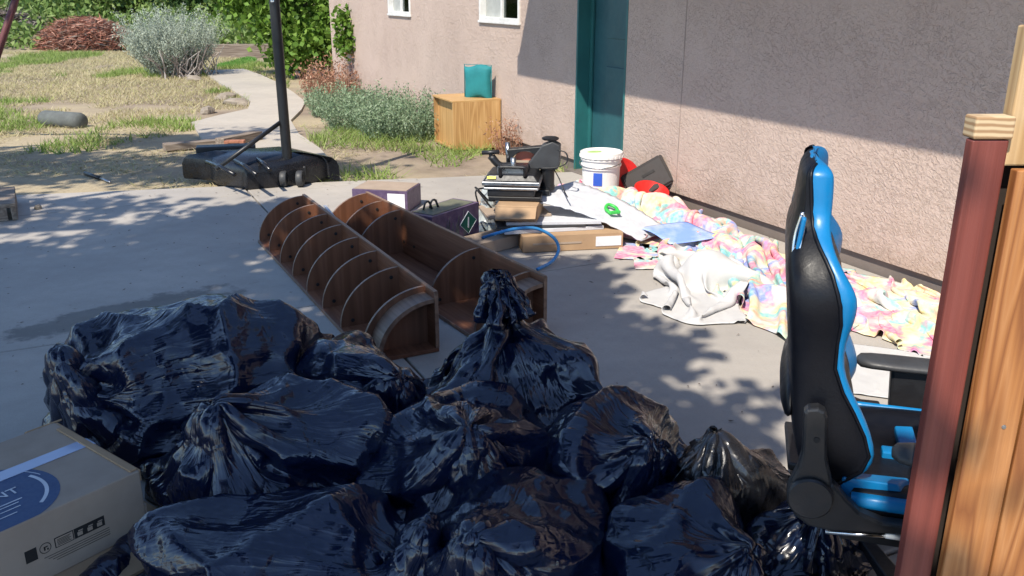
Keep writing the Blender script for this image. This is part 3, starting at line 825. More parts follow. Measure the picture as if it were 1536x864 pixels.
def stemmy(name, label, cat, c, r, n, hgt, leaf, leafmat_, stemmat, seed, lean=.5, nl=9, taper=.6, group=None, asp=.42):
    """a low plant of many upright stems, each set with small leaves"""
    rng = np.random.RandomState(seed); c = np.array(c, float); t = thing(name, c, 0, label, cat, group)
    a = rng.rand(n) * 6.283; k = np.sqrt(rng.rand(n))
    B = np.stack([np.cos(a) * k * r[0] * taper, np.sin(a) * k * r[1] * taper, np.zeros(n)], 1)
    D = np.stack([np.cos(a) * k * lean + rng.normal(size=n) * .15, np.sin(a) * k * lean + rng.normal(size=n) * .15, np.ones(n)], 1)
    hh = hgt * (1 - .35 * k ** 2) * (.5 + .68 * rng.rand(n)); T = B + D * hh[:, None]
    S = np.cross(T - B, rng.normal(size=(n, 3))); S /= np.linalg.norm(S, axis=1)[:, None]
    V = np.stack([B - S * .004, B + S * .004, T], 1).reshape(-1, 3); big_mesh('stems', V, np.arange(3 * n).reshape(-1, 3), stemmat, t)
    f = rng.rand(n * nl) ** .7; i = np.repeat(np.arange(n), nl)
    P = B[i] + (T - B)[i] * f[:, None] + rng.normal(size=(n * nl, 3)) * leaf * .6
    U, W = rand_frames(rng, n * nl, (0, 0, .9)); V, Fc = cards(P, U, W, leaf * (.6 + .8 * rng.rand(n * nl)), leaf * asp, .1)
    big_mesh('leaves', V, Fc, leafmat_, t); return t
def blades(name, x, y, h, w, mat, seed, lean=.5, z=None):
    rng = np.random.RandomState(seed); n = len(x); z = gz(x, y) if z is None else z
    B = np.stack([x, y, z - .01], 1); a = rng.rand(n) * 6.283
    S = np.stack([np.cos(a), np.sin(a), np.zeros(n)], 1) * (w * (.6 + .8 * rng.rand(n)))[:, None]
    D = np.concatenate([rng.normal(size=(n, 2)) * lean, np.ones((n, 1))], 1); T = B + D * h[:, None]
    V = np.stack([B - S, B + S, T], 1).reshape(-1, 3)
    return big_mesh(name, V, np.arange(3 * n).reshape(-1, 3), mat)
rng = np.random.RandomState(3)
def field(n, x0, x1, y0, y1, seed): r = np.random.RandomState(seed); return x0 + (x1 - x0) * r.rand(n), y0 + (y1 - y0) * r.rand(n)
def offpaved(x, y): return ~inpoly(x, y, pathpoly) & ~PATIO_IN(x, y) & (((np.stack([x, y], -1) - WA[:2]) @ N3[:2]) > .02)
# dry lawn, thinner in the bare ground by the patio
x, y = field(210000, -15, -1.5, 7.2, 24, 1)
dn = vnoise(x * .7, y * .5, 7) * .6 + vnoise(x * 2.3, y * 1.6, 8) * .4
thin = smooth01((y - 8.2 + 2.2 * (vnoise(x * .8, y * .8, 44) - .5)) / 3.4)
k = offpaved(x, y) & (dn + .5 * thin > .72 + .12 * np.random.RandomState(4).rand(len(x)))
lim = (x < -2.2 - (y - 8) * .22) | (y > 19.5)
k &= lim
xa, ya, da = x[k], y[k], dn[k]
gsel = (vnoise(xa * .55 + 9, ya * .4, 12) * .7 + .45 * vnoise(xa * 2.1, ya * 1.7, 13)) > .71
dry = blades('dry_grass', xa[~gsel], ya[~gsel], .03 + .05 * np.random.RandomState(5).rand((~gsel).sum()), np.full((~gsel).sum(), .007), 'dry_blade', 5, .8)
tag(dry, 'straw coloured dry lawn grass beside the curving path', 'grass', kind='stuff')
gr = blades('green_grass', xa[gsel], ya[gsel], .05 + .08 * np.random.RandomState(6).rand(gsel.sum()), np.full(gsel.sum(), .008), 'green_blade', 6, .6)
tag(gr, 'green weedy patches growing through the dry lawn', 'grass', kind='stuff')
# lawn strip beyond the path
p0, p1 = atg(318, 103), atg(376, 82)
x, y = field(9000, p0[0], p1[0] + .8, p0[1] + .15, p1[1] + 1, 9); k = offpaved(x, y); x, y = x[k], y[k]
tag(blades('lawn', x, y, .05 + .05 * rng.rand(len(x)), np.full(len(x), .01), 'lawn_blade', 7, .5), 'bright green strip of mown lawn beyond the path', 'lawn', kind='stuff')
# weeds in the bed between path, patio and wall
x, y = field(9000, -2.2, 1.2, 7.2, 10.2, 10); k = offpaved(x, y) & (vnoise(x * 1.6, y * 1.6, 21) > .56); x, y = x[k], y[k]
tag(blades('bed_weeds', x, y, .05 + .11 * rng.rand(len(x)), np.full(len(x), .006), 'green_blade', 8, .9), 'low weeds and dry stalks in the bare bed by the wall', 'weeds', kind='stuff')
x, y = field(34000, -9.5, 1.1, 7.0, 10.6, 11); k = offpaved(x, y) & (vnoise(x * 1.4, y * 1.4, 33) > .5); x, y = x[k], y[k]
tag(blades('bed_litter', x, y, .015 + .04 * rng.rand(len(x)), np.full(len(x), .006), 'dry_blade', 9, 2.2), 'straw and twig litter lying on the bare soil beside the patio', 'litter', kind='stuff')

c0 = atg(247, 117)
# grey green rabbitbrush: grey stems fanning from the base, pale narrow leaves
sb = stemmy('sagebrush', 'round silvery grey sage bush with bare twigs, growing in the dry lawn', 'bush', c0 + np.array([0, .5, 0]), (1.0, .8), 620, 1.14, .055, 'sage_leaf', 'grey_twig', 31, .72, 75, .35, asp=.24)
r_ = np.random.RandomState(8); m = MB()
for i in range(70):
    a = r_.rand() * 6.28; b = np.array([.35 + r_.normal() * .2, -.25 + r_.normal() * .2, 0]); L = .45 + .4 * r_.rand()
    e = b + np.array([math.cos(a) * .55, math.sin(a) * .4 - .15, .75]) * L
    m.tube(bez([b, (b + e) / 2 + r_.normal(size=3) * .05, e], 5), [.014, .012, .01, .007, .004][:len(bez([b, (b + e) / 2, e], 5))], 5)
m.build('bare_twigs', 'grey_twig', sb)
# vine thicket against the house corner
vb = atg(448, 122)
tree('vine_thicket', 'big leafy green vine thicket beside the path at the house corner', 'shrub', vb + np.array([-.1, .9, 0]), .9,
     [(vb[0] - .55, vb[1] + .9, 1.35, .8, .8, .85), (vb[0] + .4, vb[1] + .9, 1.3, .7, .7, .9), (vb[0] - 1.0, vb[1] + 1.0, 1.9, .65, .6, .7), (vb[0] - .1, vb[1] + 1.2, 2.3, 1.0, .8, .6), (vb[0] + .3, vb[1] + .5, .65, .75, .5, .6), (vb[0] - .35, vb[1] + .5, .6, .5, .45, .55), (vb[0] + 1.05, vb[1] + .7, 1.3, .55, .6, 1.0), (vb[0] + 1.5, vb[1] + .2, .8, .4, .4, .6), (vb[0] - 1.35, vb[1] + 1.0, 1.6, .45, .5, .5), (vb[0] + .75, vb[1] + .7, .7, .4, .4, .6)], 18000, .12, 'vine_leaf', 12, .07)
v2 = atg(548, 150)
tree('young_vine', 'thin woody vine climbing the stucco wall behind the reddish grass', 'shrub', v2 + np.array([.02, .25, 0]), .55,
     [(v2[0] + .05, v2[1] + .4, .62, .32, .25, .35), (v2[0] - .25, v2[1] + .4, .95, .25, .25, .35), (v2[0] + .35, v2[1] + .2, .5, .16, .16, .3)], 1700, .08, 'vine_leaf', 13, .03)
# catmint in front of the wall
for px, py, rr, hh, nn, sd in ((600, 214, .5, .52, 420, 41), (545, 200, .5, .5, 360, 42), (500, 178, .42, .4, 240, 43)):
    cpt = atg(px, py)
    stemmy('catmint', ['bushy grey green catmint beside the oak cabinet', 'grey green catmint clump between two other clumps', 'thin pale catmint clump at the path edge'][sd - 41], 'plant', cpt + np.array([0, .32, 0]), (rr, .38), nn, hh, .034, 'mint_leaf', 'mint_leaf', sd, .55, 20, .85)
cpt = atg(488, 150)
stemmy('dry_grass_tuft', 'reddish tan dry grass tuft behind the catmint', 'grass', cpt + np.array([.15, .5, 0]), (.6, .35), 420, .62, .05, 'red_blade', 'red_blade', 44, .35, 5, .9)
cpt = atg(787, 236)
stemmy('dry_weed', 'dry reddish weed against the wall beside the teal door', 'plant', cpt + np.array([-.02, .2, 0]), (.3, .12), 170, .42, .03, 'red_blade', 'red_blade', 45, .4, 6, .9)
# heaps of cut branches
def heap(name, label, c, r, n, L, mats, seed, rad=.012):
    rg = np.random.RandomState(seed); c = np.array(c, float); t = thing(name, c, 0, label, 'brush pile')
    for mi, (mt, frac) in enumerate(mats):
        k = int(n * frac); P = leafy(rg, k, (0, 0, 0), r, .3); P[:, 2] = np.abs(P[:, 2]) * .9
        D = rg.normal(size=(k, 3)) * np.array([1, 1, .35]); D /= np.linalg.norm(D, axis=1)[:, None]; S = np.cross(D, rg.normal(size=(k, 3))); S /= np.linalg.norm(S, axis=1)[:, None]
        V, Fc = cards(P, D, S, L * (.5 + rg.rand(k)), rad * (.6 + rg.rand(k)), .4); big_mesh('branches', V, Fc, mt, t)
    return t
hp = np.array([-11.6, 24.4, 0.]); hp[2] = gz(hp[0], hp[1])
heap('needle_heap', 'heap of dry rust red pine branches behind the sage bush', hp + np.array([.1, .3, 0]), (1.35, .9, .95), 11000, .3, [('rust_needle', .8), ('brown_twig', .2)], 51, .02)
hp = np.array([-15.3, 26.6, 0.]); hp[2] = gz(hp[0], hp[1])
heap('branch_heap', 'heap of grey cut branches at the lawn edge', hp + np.array([-.6, 1.0, 0]), (1.9, 1.2, .85), 3600, .8, [('brown_twig', .7), ('grey_twig', .3)], 52, .03)
# shrubs and trees at the back of the yard
for i, (px, Y, w, h, mt, n, lb) in enumerate([(20, 33, 2.6, 2.0, 'dark_leaf', 4200, 'dark bush behind the grey branch heap'), (110, 31, 2.4, 1.7, 'light_leaf', 5200, 'light green bush behind the rust red heap'), (185, 33, 2.6, 2.2, 'light_leaf', 5200, 'pale leafy bush in the middle of the rear hedge'),
                                           (255, 36, 3.0, 3.0, 'dark_leaf', 6500, 'tall dark evergreen behind the sage bush'), (318, 30, 2.2, 2.8, 'dark_leaf', 5600, 'dark leafy tree behind the bright lawn strip'), (-60, 34, 3, 3, 'dark_leaf', 4200, 'wide dark tree at the far end of the rear hedge'), (430, 34, 3, 3.2, 'dark_leaf', 4600, 'tall dark tree behind the vine thicket')]):
    X = (px - 768) / F_PX * (Y * _c + .5); z = float(gz(X, Y))
    tree('hedge_tree', lb, 'tree', (X, Y, z), h * .3, [(X, Y, z + h * .45, w * .62, 1.2, h * .5), (X - w * .45, Y + .4, z + h * .4, w * .45, 1.1, h * .45), (X + w * .45, Y - .2, z + h * .38, w * .45, 1.1, h * .42), (X, Y, z + h * .85, w * .4, .9, h * .3)], n, .17, mt, 60 + i, .12, 'trees and bushes at the back of the yard')
# grit and fallen leaves on the slabs
r_ = np.random.RandomState(27); x = -4.2 + 5.6 * r_.rand(900); y = 1.6 + 6.0 * r_.rand(900) ** .6; k = PATIO_IN(x, y) & (((np.stack([x, y], -1) - WA[:2]) @ N3[:2]) > .05); x, y = x[k], y[k]
U_, W_ = rand_frames(r_, len(x)); U_[:, 2] *= .15; W_[:, 2] *= .25
V, Fc = cards(np.stack([x, y, np.full(len(x), .005)], 1), U_, W_, .012 + .028 * r_.rand(len(x)) ** 3, .008 + .006 * r_.rand(len(x)), .2)
tag(big_mesh('leaf_litter', V, Fc, 'brown_twig'), 'specks of grit and dry leaf scattered on the patio', 'litter', kind='stuff')
# low green undergrowth between the heaps and the trees
r_ = np.random.RandomState(17); nu = 26000
x = -26 + 22 * r_.rand(nu); y = 24.2 + 9 * r_.rand(nu); k = vnoise(x * .6, y * .6, 19) > .3; x, y = x[k], y[k]
P = np.stack([x, y, gz(x, y) + (.05 + .5 * r_.rand(len(x)) ** 1.5) * (.4 + vnoise(x * .9, y * .9, 23))], 1); U_, W_ = rand_frames(r_, len(x), (0, 0, .6))
V, Fc = cards(P, U_, W_, .2 * (.6 + .8 * r_.rand(len(x))), .1, .1)
tag(big_mesh('undergrowth', V, Fc, 'light_leaf'), 'low green undergrowth at the back of the lawn', 'undergrowth', kind='stuff')
# yard trees that shade the patio (they stand outside the picture)
def shade(gx, gy, z): return (gx - SUN_H[0] * z / math.tan(SUN_EL), gy - SUN_H[1] * z / math.tan(SUN_EL), z)
def crown_from(spots, ry=.8):
    return [(*shade(gx, gy, z), rx, ry_, rz) for gx, gy, z, rx, ry_, rz in spots]
SHADE_LEFT = [(-3.5, 6.2, 5.2, 1.0, .45, .35), (-2.2, 5.1, 5.0, .9, .7, .5), (-4.4, 5.0, 5.0, .9, .6, .4), (-3.2, 4.1, 4.6, 1.4, .9, .6), (-4.8, 7.9, 5.4, 1.5, .75, .5), (-6.8, 7.6, 5.4, 1.5, .8, .6), (-2.2, 7.7, 5.6, .9, .5, .4), (-1.6, 4.1, 4.6, 1.0, .9, .5), (-3.3, 9.6, 5.6, .9, .5, .4), (-2.0, 3.4, 4.6, 1.0, .8, .5), (-1.7, 5.9, 5.1, .6, .6, .4), (-2.3, 4.4, 4.8, .8, .6, .4), (-2.6, 2.8, 4.5, 1.1, .9, .5)]
SHADE_NEAR = [(-1.1, 2.7, 4.4, 1.0, .8, .5), (-.3, 2.3, 4.4, .9, .7, .5), (-1.3, 1.6, 4.4, 1.0, .8, .5), (-.1, 1.4, 4.2, .9, .7, .5), (-.7, 3.4, 4.5, .9, .6, .5), (.05, 3.0, 4.5, .7, .5, .45), (-2.2, 2.2, 4.4, 1.0, .9, .5), (-.5, 4.6, 4.7, .8, .6, .4), (.3, 4.15, 4.7, .42, .55, .4), (.3, 3.35, 4.7, .4, .4, .3), (.8, 2.72, 4.5, .3, .13, .16), (.5, 2.85, 4.5, .25, .14, .16), (.2, 2.0, 4.3, .4, .5, .4)]
tree('shade_tree', 'tall leafy tree standing on the lawn left of the patio', 'tree', (-7.6, 2.6, gz(-7.6, 2.6)), 2.6, crown_from(SHADE_LEFT), 19000, .16, 'canopy_leaf', 71, .2)
tree('shade_tree', 'spreading leafy tree overhanging the black bags', 'tree', (-3.4, -3.2, -.02), 2.5, crown_from(SHADE_NEAR), 15000, .16, 'canopy_leaf', 72, .17)
# ================================================================== THINGS IN THE YARD
# ---- basketball stand
def basketball():
    pb = at(434, 276); t = thing('basketball_stand', pb, 0, 'black portable basketball stand with weighted plastic base and brace', 'basketball stand')
    def L(px, py, z=0.): return at(px, py, z) - pb
    foot = [L(276, 268), L(318, 271), L(326, 277), L(371, 285), L(417, 281), L(455, 277), L(492, 270)]
    back = [L(491, 254, .17) * [1, 1, 0] + [.02, .35, 0], L(440, 226, .17) * [1, 1, 0], L(292, 236, .17) * [1, 1, 0]]
    foot = np.array([p * [1, 1, 0] for p in foot] + back)
    c = foot.mean(0)
    rings = []
    for k, z in ((1.0, 0.0), (1.015, .03), (1.01, .13), (.985, .17), (.93, .2), (.6, .24), (.25, .25)):
        r = c + (foot - c) * k; r[:, 2] = z; rings.append(r)
    MB().loft(rings).build('base', 'black_gloss', t, bevel=.012, angle=45)
    # moulded ribs on the base
    for a, b in (((350, 240), (385, 262)), ((385, 238), (405, 255)), ((310, 243), (352, 262))):
        A, B = L(*a, .222), L(*b, .192); MB().tube([A, (A + B) / 2 + [0, 0, .012], B], .016, 8).build('rib', 'black_gloss', t, smooth=True)
    A, B = L(295, 231, .19), L(384, 227, .19); d = (B - A) / np.linalg.norm(B - A)
    MB().box((A + B) / 2 + [0, 0, .03], (np.linalg.norm(B - A), .14, .07), rz3(math.atan2(d[1], d[0]))).build('filler_lip', 'black_plastic', t, bevel=.01)
    MB().tube([(0, 0, .02), (0, 0, 2.7)], .04, 20).build('pole', 'black_metal', t, angle=40)
    for z in (1.42, 1.49): MB().lathe([(.004, 0), (.013, 0), (.013, .01), (.004, .012)], 10, rx3(math.pi / 2), (.0, -.05, z)).build('bolt', 'chrome', t)
    tp = atY(424, 181, pb[1]) - pb; MB().tube([tp * [1, 0, 1], L(324, 254, .2)], .017, 10).build('brace', 'black_metal', t, smooth=True)
    for px, py in ((428, 270), (452, 268)):
        p = L(px, 279, 0); p[2] = .065
        w = MB().lathe([(.02, -.025), (.06, -.025), (.066, -.015), (.066, .015), (.06, .025), (.02, .025)], 22, ry3(math.pi / 2), p + [0, -.02, 0]).build('wheel', 'grey_plastic', t, angle=40)
        MB().lathe([(.005, -.028), (.03, -.028), (.03, .028), (.005, .028)], 12, ry3(math.pi / 2), p + [0, -.02, 0]).build('hub', 'black_plastic', w, angle=40)
    MB().box((0, .03, .11), (.3, .1, .08)).build('pole_mount', 'black_plastic', t, bevel=.01)
basketball()
# ---- timbers, brick and stones round the path
def timber(px0, py0, px1, py1, w, h, lb, z=0, mat='weathered'):
    A, B = at(px0, py0, z), at(px1, py1, z); d = B - A; c = (A + B) / 2
    o = MB().box((0, 0, h / 2), (np.linalg.norm(d[:2]), w, h)).build('timber', mat, None, (c[0], c[1], z - .012), math.atan2(d[1], d[0]), bevel=.006)
    return tag(o, lb, 'timber', 'weathered timbers')
timber(246, 224, 330, 217, .14, .07, 'weathered timber lying flat across the path edge behind the basketball base', -.02)
timber(330, 219, 388, 207, .12, .09, 'short weathered timber resting on the path beside the brick')
bp = at(353, 222); b = MB().box((-.075, 0, .045), (.045, .1, .09)).box((.075, 0, .045), (.045, .1, .09)).box((0, 0, .0115), (.105, .1, .023)).box((0, 0, .0785), (.105, .1, .023)).build('brick', 'brick', None, (bp[0], bp[1], -.012), .1, bevel=.004)
tag(b, 'orange hollow brick behind the basketball base', 'brick')
def rock(p, r, seed, lb):
    rg = np.random.RandomState(seed); a = np.linspace(0, 2 * np.pi, 9, endpoint=False); rings = []
    for k, z in ((.8, -.3), (1, .1), (.85, .6), (.45, .9)):
        q = np.stack([np.cos(a) * r[0] * k, np.sin(a) * r[1] * k, np.full(9, z * r[2])], 1) * (1 + .15 * rg.normal(size=(9, 1))); q[:, 2] = z * r[2] + rg.normal(size=9) * .06 * r[2]; rings.append(q)
    tag(MB().loft(rings).build('rock', 'rock', None, p, rg.rand() * 3, angle=35, bevel=.01), lb, 'rock', 'stones edging the path')
for i, (px, py, w, l) in enumerate([(352, 148, .2, 'flat stone at the bend of the path'), (368, 157, .24, 'large flat stone at the inner corner of the path'), (325, 170, .16, 'low stone half sunk beside the path entrance'), (300, 121, .17, 'pale stone under the sage bush')]):
    rock(atg(px, py) + [-.12, 0, 0], (w, w * .6, .1), i, l)
wp = at(338, 93, 0); tag(MB().box((0, 0, .16), (2.2, .12, .34)).build('garden_wall', 'weathered', None, (wp[0] - .2, wp[1] + 1.8, gz(wp[0], wp[1] + 1.8)), .1, bevel=.01), 'low weathered timber edging wall behind the bright lawn strip', 'wall')
p = at(57, 316); q = MB()
# raised wooden deck corner at the patio's edge
A = at(28, 330); dk = thing('wooden_platform', A, 0, 'corner of low weathered wooden platform on the patio edge', 'platform')
d1 = (at(27, 297, .12) - at(28, 316, .12)); d1 = d1 * [1, 1, 0] / np.linalg.norm(d1[:2]); d2 = np.array([-d1[1], d1[0], 0]); ang = math.atan2(d1[1], d1[0])
L_ = .62
for i in range(5):
    MB().box(d1 * L_ / 2 + d2 * (.07 + i * .145), (L_, .138, .03), rz3(ang)).build('plank', 'weathered', dk, (0, 0, .105), bevel=.004)
MB().box(d1 * L_ / 2 + d2 * .02 + [0, 0, .045], (L_ - .01, .035, .09), rz3(ang)).build('rail', 'weathered', dk, bevel=.003)
MB().box(d1 * .02 + d2 * .4 + [0, 0, .045], (.035, .68, .09), rz3(ang)).build('rail', 'weathered', dk, bevel=.003)
pp = at(57, 313); rock(pp, (.03, .025, .03), 77, 'small white pebble on the patio')
# bolster-like tube, black stick
A, B = atg(60, 190), atg(120, 194); d = B - A; Lb = np.linalg.norm(d)
rl = MB().lathe([(.02, 0), (.085, .01), (.1, .05), (.1, Lb - .05), (.085, Lb - .01), (.02, Lb)], 20, ry3(math.pi / 2) , (0, 0, .085)).build('bolster', 'foam_grey', None, A + [0, .1, 0], math.atan2(d[1], d[0]), smooth=True)
tag(rl, 'dark grey foam bolster lying in the dry grass', 'bolster')
A, B = atg(128, 263), atg(166, 276); hd = thing('tool_handle', A, 0, 'short black tool handle lying on the bare soil', 'tool')
v = B - A; MB().tube([[0, 0, .02], v * .6 + [0, 0, .02]], .016, 8).build('grip', 'black_plastic', hd, smooth=True); MB().tube([v * .58 + [0, 0, .02], v + [0, 0, .015]], .009, 8).build('shaft', 'steel', hd, smooth=True)
# swing frame leg at the lawn's edge
A = atg(-58, 250); B = atY(23, 0, A[1] + .2); d = (B - A) / (B[2] - A[2])
sw = thing('steel_frame', A, 0, 'maroon steel frame leg leaning over the lawn edge', 'frame')
top = d * 2.1; MB().tube([[0, 0, 0], top], .03, 12).build('leg', 'maroon_steel', sw, smooth=True); MB().tube([[-1.6, .5, 0], top], .03, 12).build('leg', 'maroon_steel', sw, smooth=True); MB().tube([top, top + [-2.4, .3, 0]], .03, 12).build('top_bar', 'maroon_steel', sw, smooth=True)
# ---- oak cabinet and cushion against the wall
A, B = at(680.5, 226, -.03), at(757, 225, -.03); d = B - A; wd = np.linalg.norm(d[:2]); ang = math.atan2(d[1], d[0])
hc = wd * .92; dp = .6
cab = thing('cabinet', (A[0], A[1], -.03), ang, 'small oak cabinet lying on its side between the catmint and the wall', 'cabinet')
lft = -.16   # the box runs back and left: sheared view comes from turning it
MB().box((wd / 2, .009, hc / 2), (wd, .018, hc)).build('front_panel', 'oak', cab, bevel=.002)
MB().box((wd / 2, dp / 2 + .01, hc + .009), (wd + .012, dp + .02, .018)).build('top_panel', 'oak_top', cab, bevel=.002)
MB().box((wd / 2, dp - .008, hc / 2), (wd, .016, hc)).build('back_panel', 'oak_dark', cab, bevel=.002)
MB().box((wd / 2, dp / 2 + .005, .009), (wd - .004, dp - .03, .018)).build('bottom_panel', 'oak_dark', cab, bevel=.002)
MB().box((wd - .009, dp / 2 + .005, hc / 2), (.018, dp - .03, hc - .04)).build('side_panel', 'oak', cab, bevel=.002)
MB().box((.055, dp / 2 + .005, hc / 2), (.012, dp - .035, hc - .04)).build('recessed_panel', 'oak', cab)
cab.rotation_euler = (0, 0, ang + math.radians(19))
# cushion leaning on the wall behind it
r_ = np.random.RandomState(3)
A = at(700, 226, -.03); cz = hc
G = np.empty((25, 25, 3))
def cushion(name, w, h, th, mat, parent):
    m = MB()
    for sgn in (1, -1):
        u = np.linspace(-1, 1, 19); X, Z = np.meshgrid(u, u)
        T = ((1 - X ** 4) * (1 - Z ** 4)) ** .5 * th * sgn
        pinch = 1 - .1 * (1 - np.abs(Z)) ** 1 * np.abs(X) ** 3
        P = np.stack([X * w * (1 - .09 * (1 - Z * Z) * X * X), T, Z * h * (1 - .10 * (1 - X * X) * Z * Z) + .02 * np.sin(X * 3 + 1)], -1)
        Fc = gridfaces(19, 19, False); m.add(P.reshape(-1, 3), Fc if sgn > 0 else Fc[:, ::-1])
    return m.build(name, mat, parent, smooth=True)
pz = on_plane(717, 124, WL(0, .17), N3)
cu = thing('cushion', (pz[0], pz[1], pz[2]), -.42, 'teal cushion leaning upright between the oak cabinet and the wall', 'cushion')
q = cushion('cover', .155, .18, .055, 'teal_cloth', cu); q.location = (0, 0, -.0)
sq = np.array([(-.152, -.177), (.152, -.177), (.152, .177), (-.152, .177), (-.152, -.177)]); MB().tube([(x, 0, z) for x, z in sq], .005, 6).build('piping', 'teal_cloth', cu, smooth=True)
cz0 = float(pz[2]) - .17
st = MB().box((0, 0, cz0 / 2 - .03), (.3, .26, cz0 + .02)).build('stool', 'oak_dark', None, (pz[0], pz[1], 0), math.atan2(U3[1], U3[0]), bevel=.004)
tag(st, 'plain low wooden box under the teal cushion by the wall', 'box')

# ---- quarter round media towers lying on their backs
def tower(p, a, L, w, h, divs, label):
    d = np.array([math.cos(a), math.sin(a)]); rz = math.atan2(-d[1], -d[0]) - math.pi / 2
    t = thing('curved_shelf', (p[0], p[1], 0), rz, label, 'shelf', 'dark wood shelf towers lying on the patio')
    th = .017
    def panel(name, c, dd, parent=t): return MB().box(c, dd).build(name, 'walnut', parent, bevel=.0015)
    panel('base_panel', (-w / 2, L / 2, th / 2), (w, L, th)); panel('back_panel', (-th / 2, L / 2, h / 2 + th / 2 + .001), (th, L, h - th))
    MB().box((-w - .0015, L / 2, th / 2), (.003, L, th)).build('edge_band', 'walnut_edge', t)
    MB().box((-th / 2, L / 2, h + .003), (th, L, .003)).build('edge_band', 'walnut_edge', t)
    MB().box((-th / 2, -.002, h / 2 + .01), (th, .003, h - .02)).build('edge_band', 'walnut_edge', t)
    tt = np.linspace(0, math.pi / 2, 17)
    def arc(k): return [(-th - (w - th - .006) * k * math.cos(x), th + (h - th - .004) * k * math.sin(x)) for x in tt]
    poly = [(-th, th)] + arc(1.0); n = len(poly)
    V = [(x, 0, z) for x, z in poly] + [(x, .015, z) for x, z in poly]
    Fc = [tuple(range(n)), tuple(range(n, 2 * n))[::-1]] + [((i + 1) % n, i, n + i, n + (i + 1) % n) for i in range(n)]
    me = new_mesh('divider', V, Fc, ['walnut_shelf', 'walnut_edge'], False, [0, 0] + [0 if i in (0, n - 1) else 1 for i in range(n)])
    cl = MB().lathe([(.003, 0), (.009, 0), (.009, .003), (.003, .004)], 10, rx3(math.pi / 2)).add(np.zeros((0, 3)), []); cme = new_mesh('cam_lock', np.concatenate(cl.V), cl.F, 'print_black')
    for f in divs:
        o = link('divider', me, t, (0, L - f - .015, 0))
        for x, z in ((-.055, h * .82), (-w * .8, .045)): link('cam_lock', cme, o, (x, -.0005, z))
    # curved fascia at the near end
    ko, ki = .9, .83; A1, A2 = arc(ko), arc(ki); y0, y1 = 0.004, .112
    V = []; m = MB(); nn = len(A1)
    for k, (P1, P2) in enumerate(zip(A1, A2)): V += [(P1[0], y0, P1[1]), (P1[0], y1, P1[1]), (P2[0], y1, P2[1]), (P2[0], y0, P2[1])]
    Fc = []
    for k in range(nn - 1):
        for j in range(4): Fc.append((4 * k + j, 4 * k + 4 + j, 4 * k + 4 + (j + 1) % 4, 4 * k + (j + 1) % 4))
    Fc += [(0, 1, 2, 3), tuple(4 * (nn - 1) + j for j in (3, 2, 1, 0))]
    MB().add(V, Fc).build('curved_fascia', 'walnut_edge', t, angle=40)
    pe = [(-th - .001, th + .001)] + [(x, z) for x, z in arc(ki - .004)]
    MB().add([(x, .085, z) for x, z in pe] + [(x, .1, z) for x, z in pe], [tuple(range(len(pe))), tuple(range(len(pe), 2 * len(pe)))[::-1]] + [((i + 1) % len(pe), i, len(pe) + i, len(pe) + (i + 1) % len(pe)) for i in range(len(pe))]).build('end_panel', 'walnut_shelf', t)
    rg = np.random.RandomState(4)
    for i in range(7): link('screw_cap', cme, t, (-th - .001, .2 + rg.rand() * (L - .4), .06 + rg.rand() * .15)).rotation_euler = (0, 0, -math.pi / 2)
    return t
tower((-.318, 3.566), -1.0893, 2.148, .314, .274, [0, .27, .54, .82, 1.11, 1.40, 1.70, 2.02], 'dark walnut shelf tower lying down with eight evenly spaced quarter round dividers')
tower((.157, 3.760), -1.0196, 2.053, .314, .281, [0, .25, .52, 1.46, 1.925], 'dark walnut shelf tower lying down with a long empty bay, beside the boxes')
for i, (f0, f1, off) in enumerate(((.1, 1.35, .03), (0.2, 1.5, .055), (.75, 1.75, .08))):
    a = -1.0893; d = np.array([math.cos(a), math.sin(a), 0]); q = np.array([-d[1], d[0], 0]); q = q if q[0] > 0 else -q
    P = np.array([-.318, 3.566, 0]) + q * off
    A, B = P - d * f0 + [0, 0, .008], P - d * f1 + [0, 0, .008 + (.26 if i == 2 else 0)]
    if i == 2: A[2] = .012; B = P - d * f1 - q * .066 + [0, 0, .284]
    tag(MB().box((0, 0, 0), (np.linalg.norm(B - A), .018, .006), rz3(math.atan2(B[1] - A[1], B[0] - A[0])) @ ry3(-math.asin((B[2] - A[2]) / np.linalg.norm(B - A)))).build('metal_strip', 'white_board', None, (A + B) / 2), ['thin pale metal strip lying on the slab hard against the shelf tower', 'thin pale metal strip lying second in the gap between shelf towers', 'thin pale metal strip leaning up against the shelf tower back'][i], 'strip')

# ---- cartons and heat press
def carton(name, corners, z0, z1, mat, label, cat='box', **k):
    """corners: ground polygon of four (x,y)"""
    c = np.mean(corners, axis=0); q = [(x - c[0], y - c[1]) for x, y in corners]
    ar = sum(q[i][0] * q[(i + 1) % 4][1] - q[(i + 1) % 4][0] * q[i][1] for i in range(4))
    if ar < 0: q = q[::-1]
    t = thing(name, (c[0], c[1], z0), 0, label, cat, k.get('group')); MB().prism(q, 0, z1 - z0).build('carton_body', mat, t, bevel=.002); return t, [np.array([a, b_, 0]) for a, b_ in q]
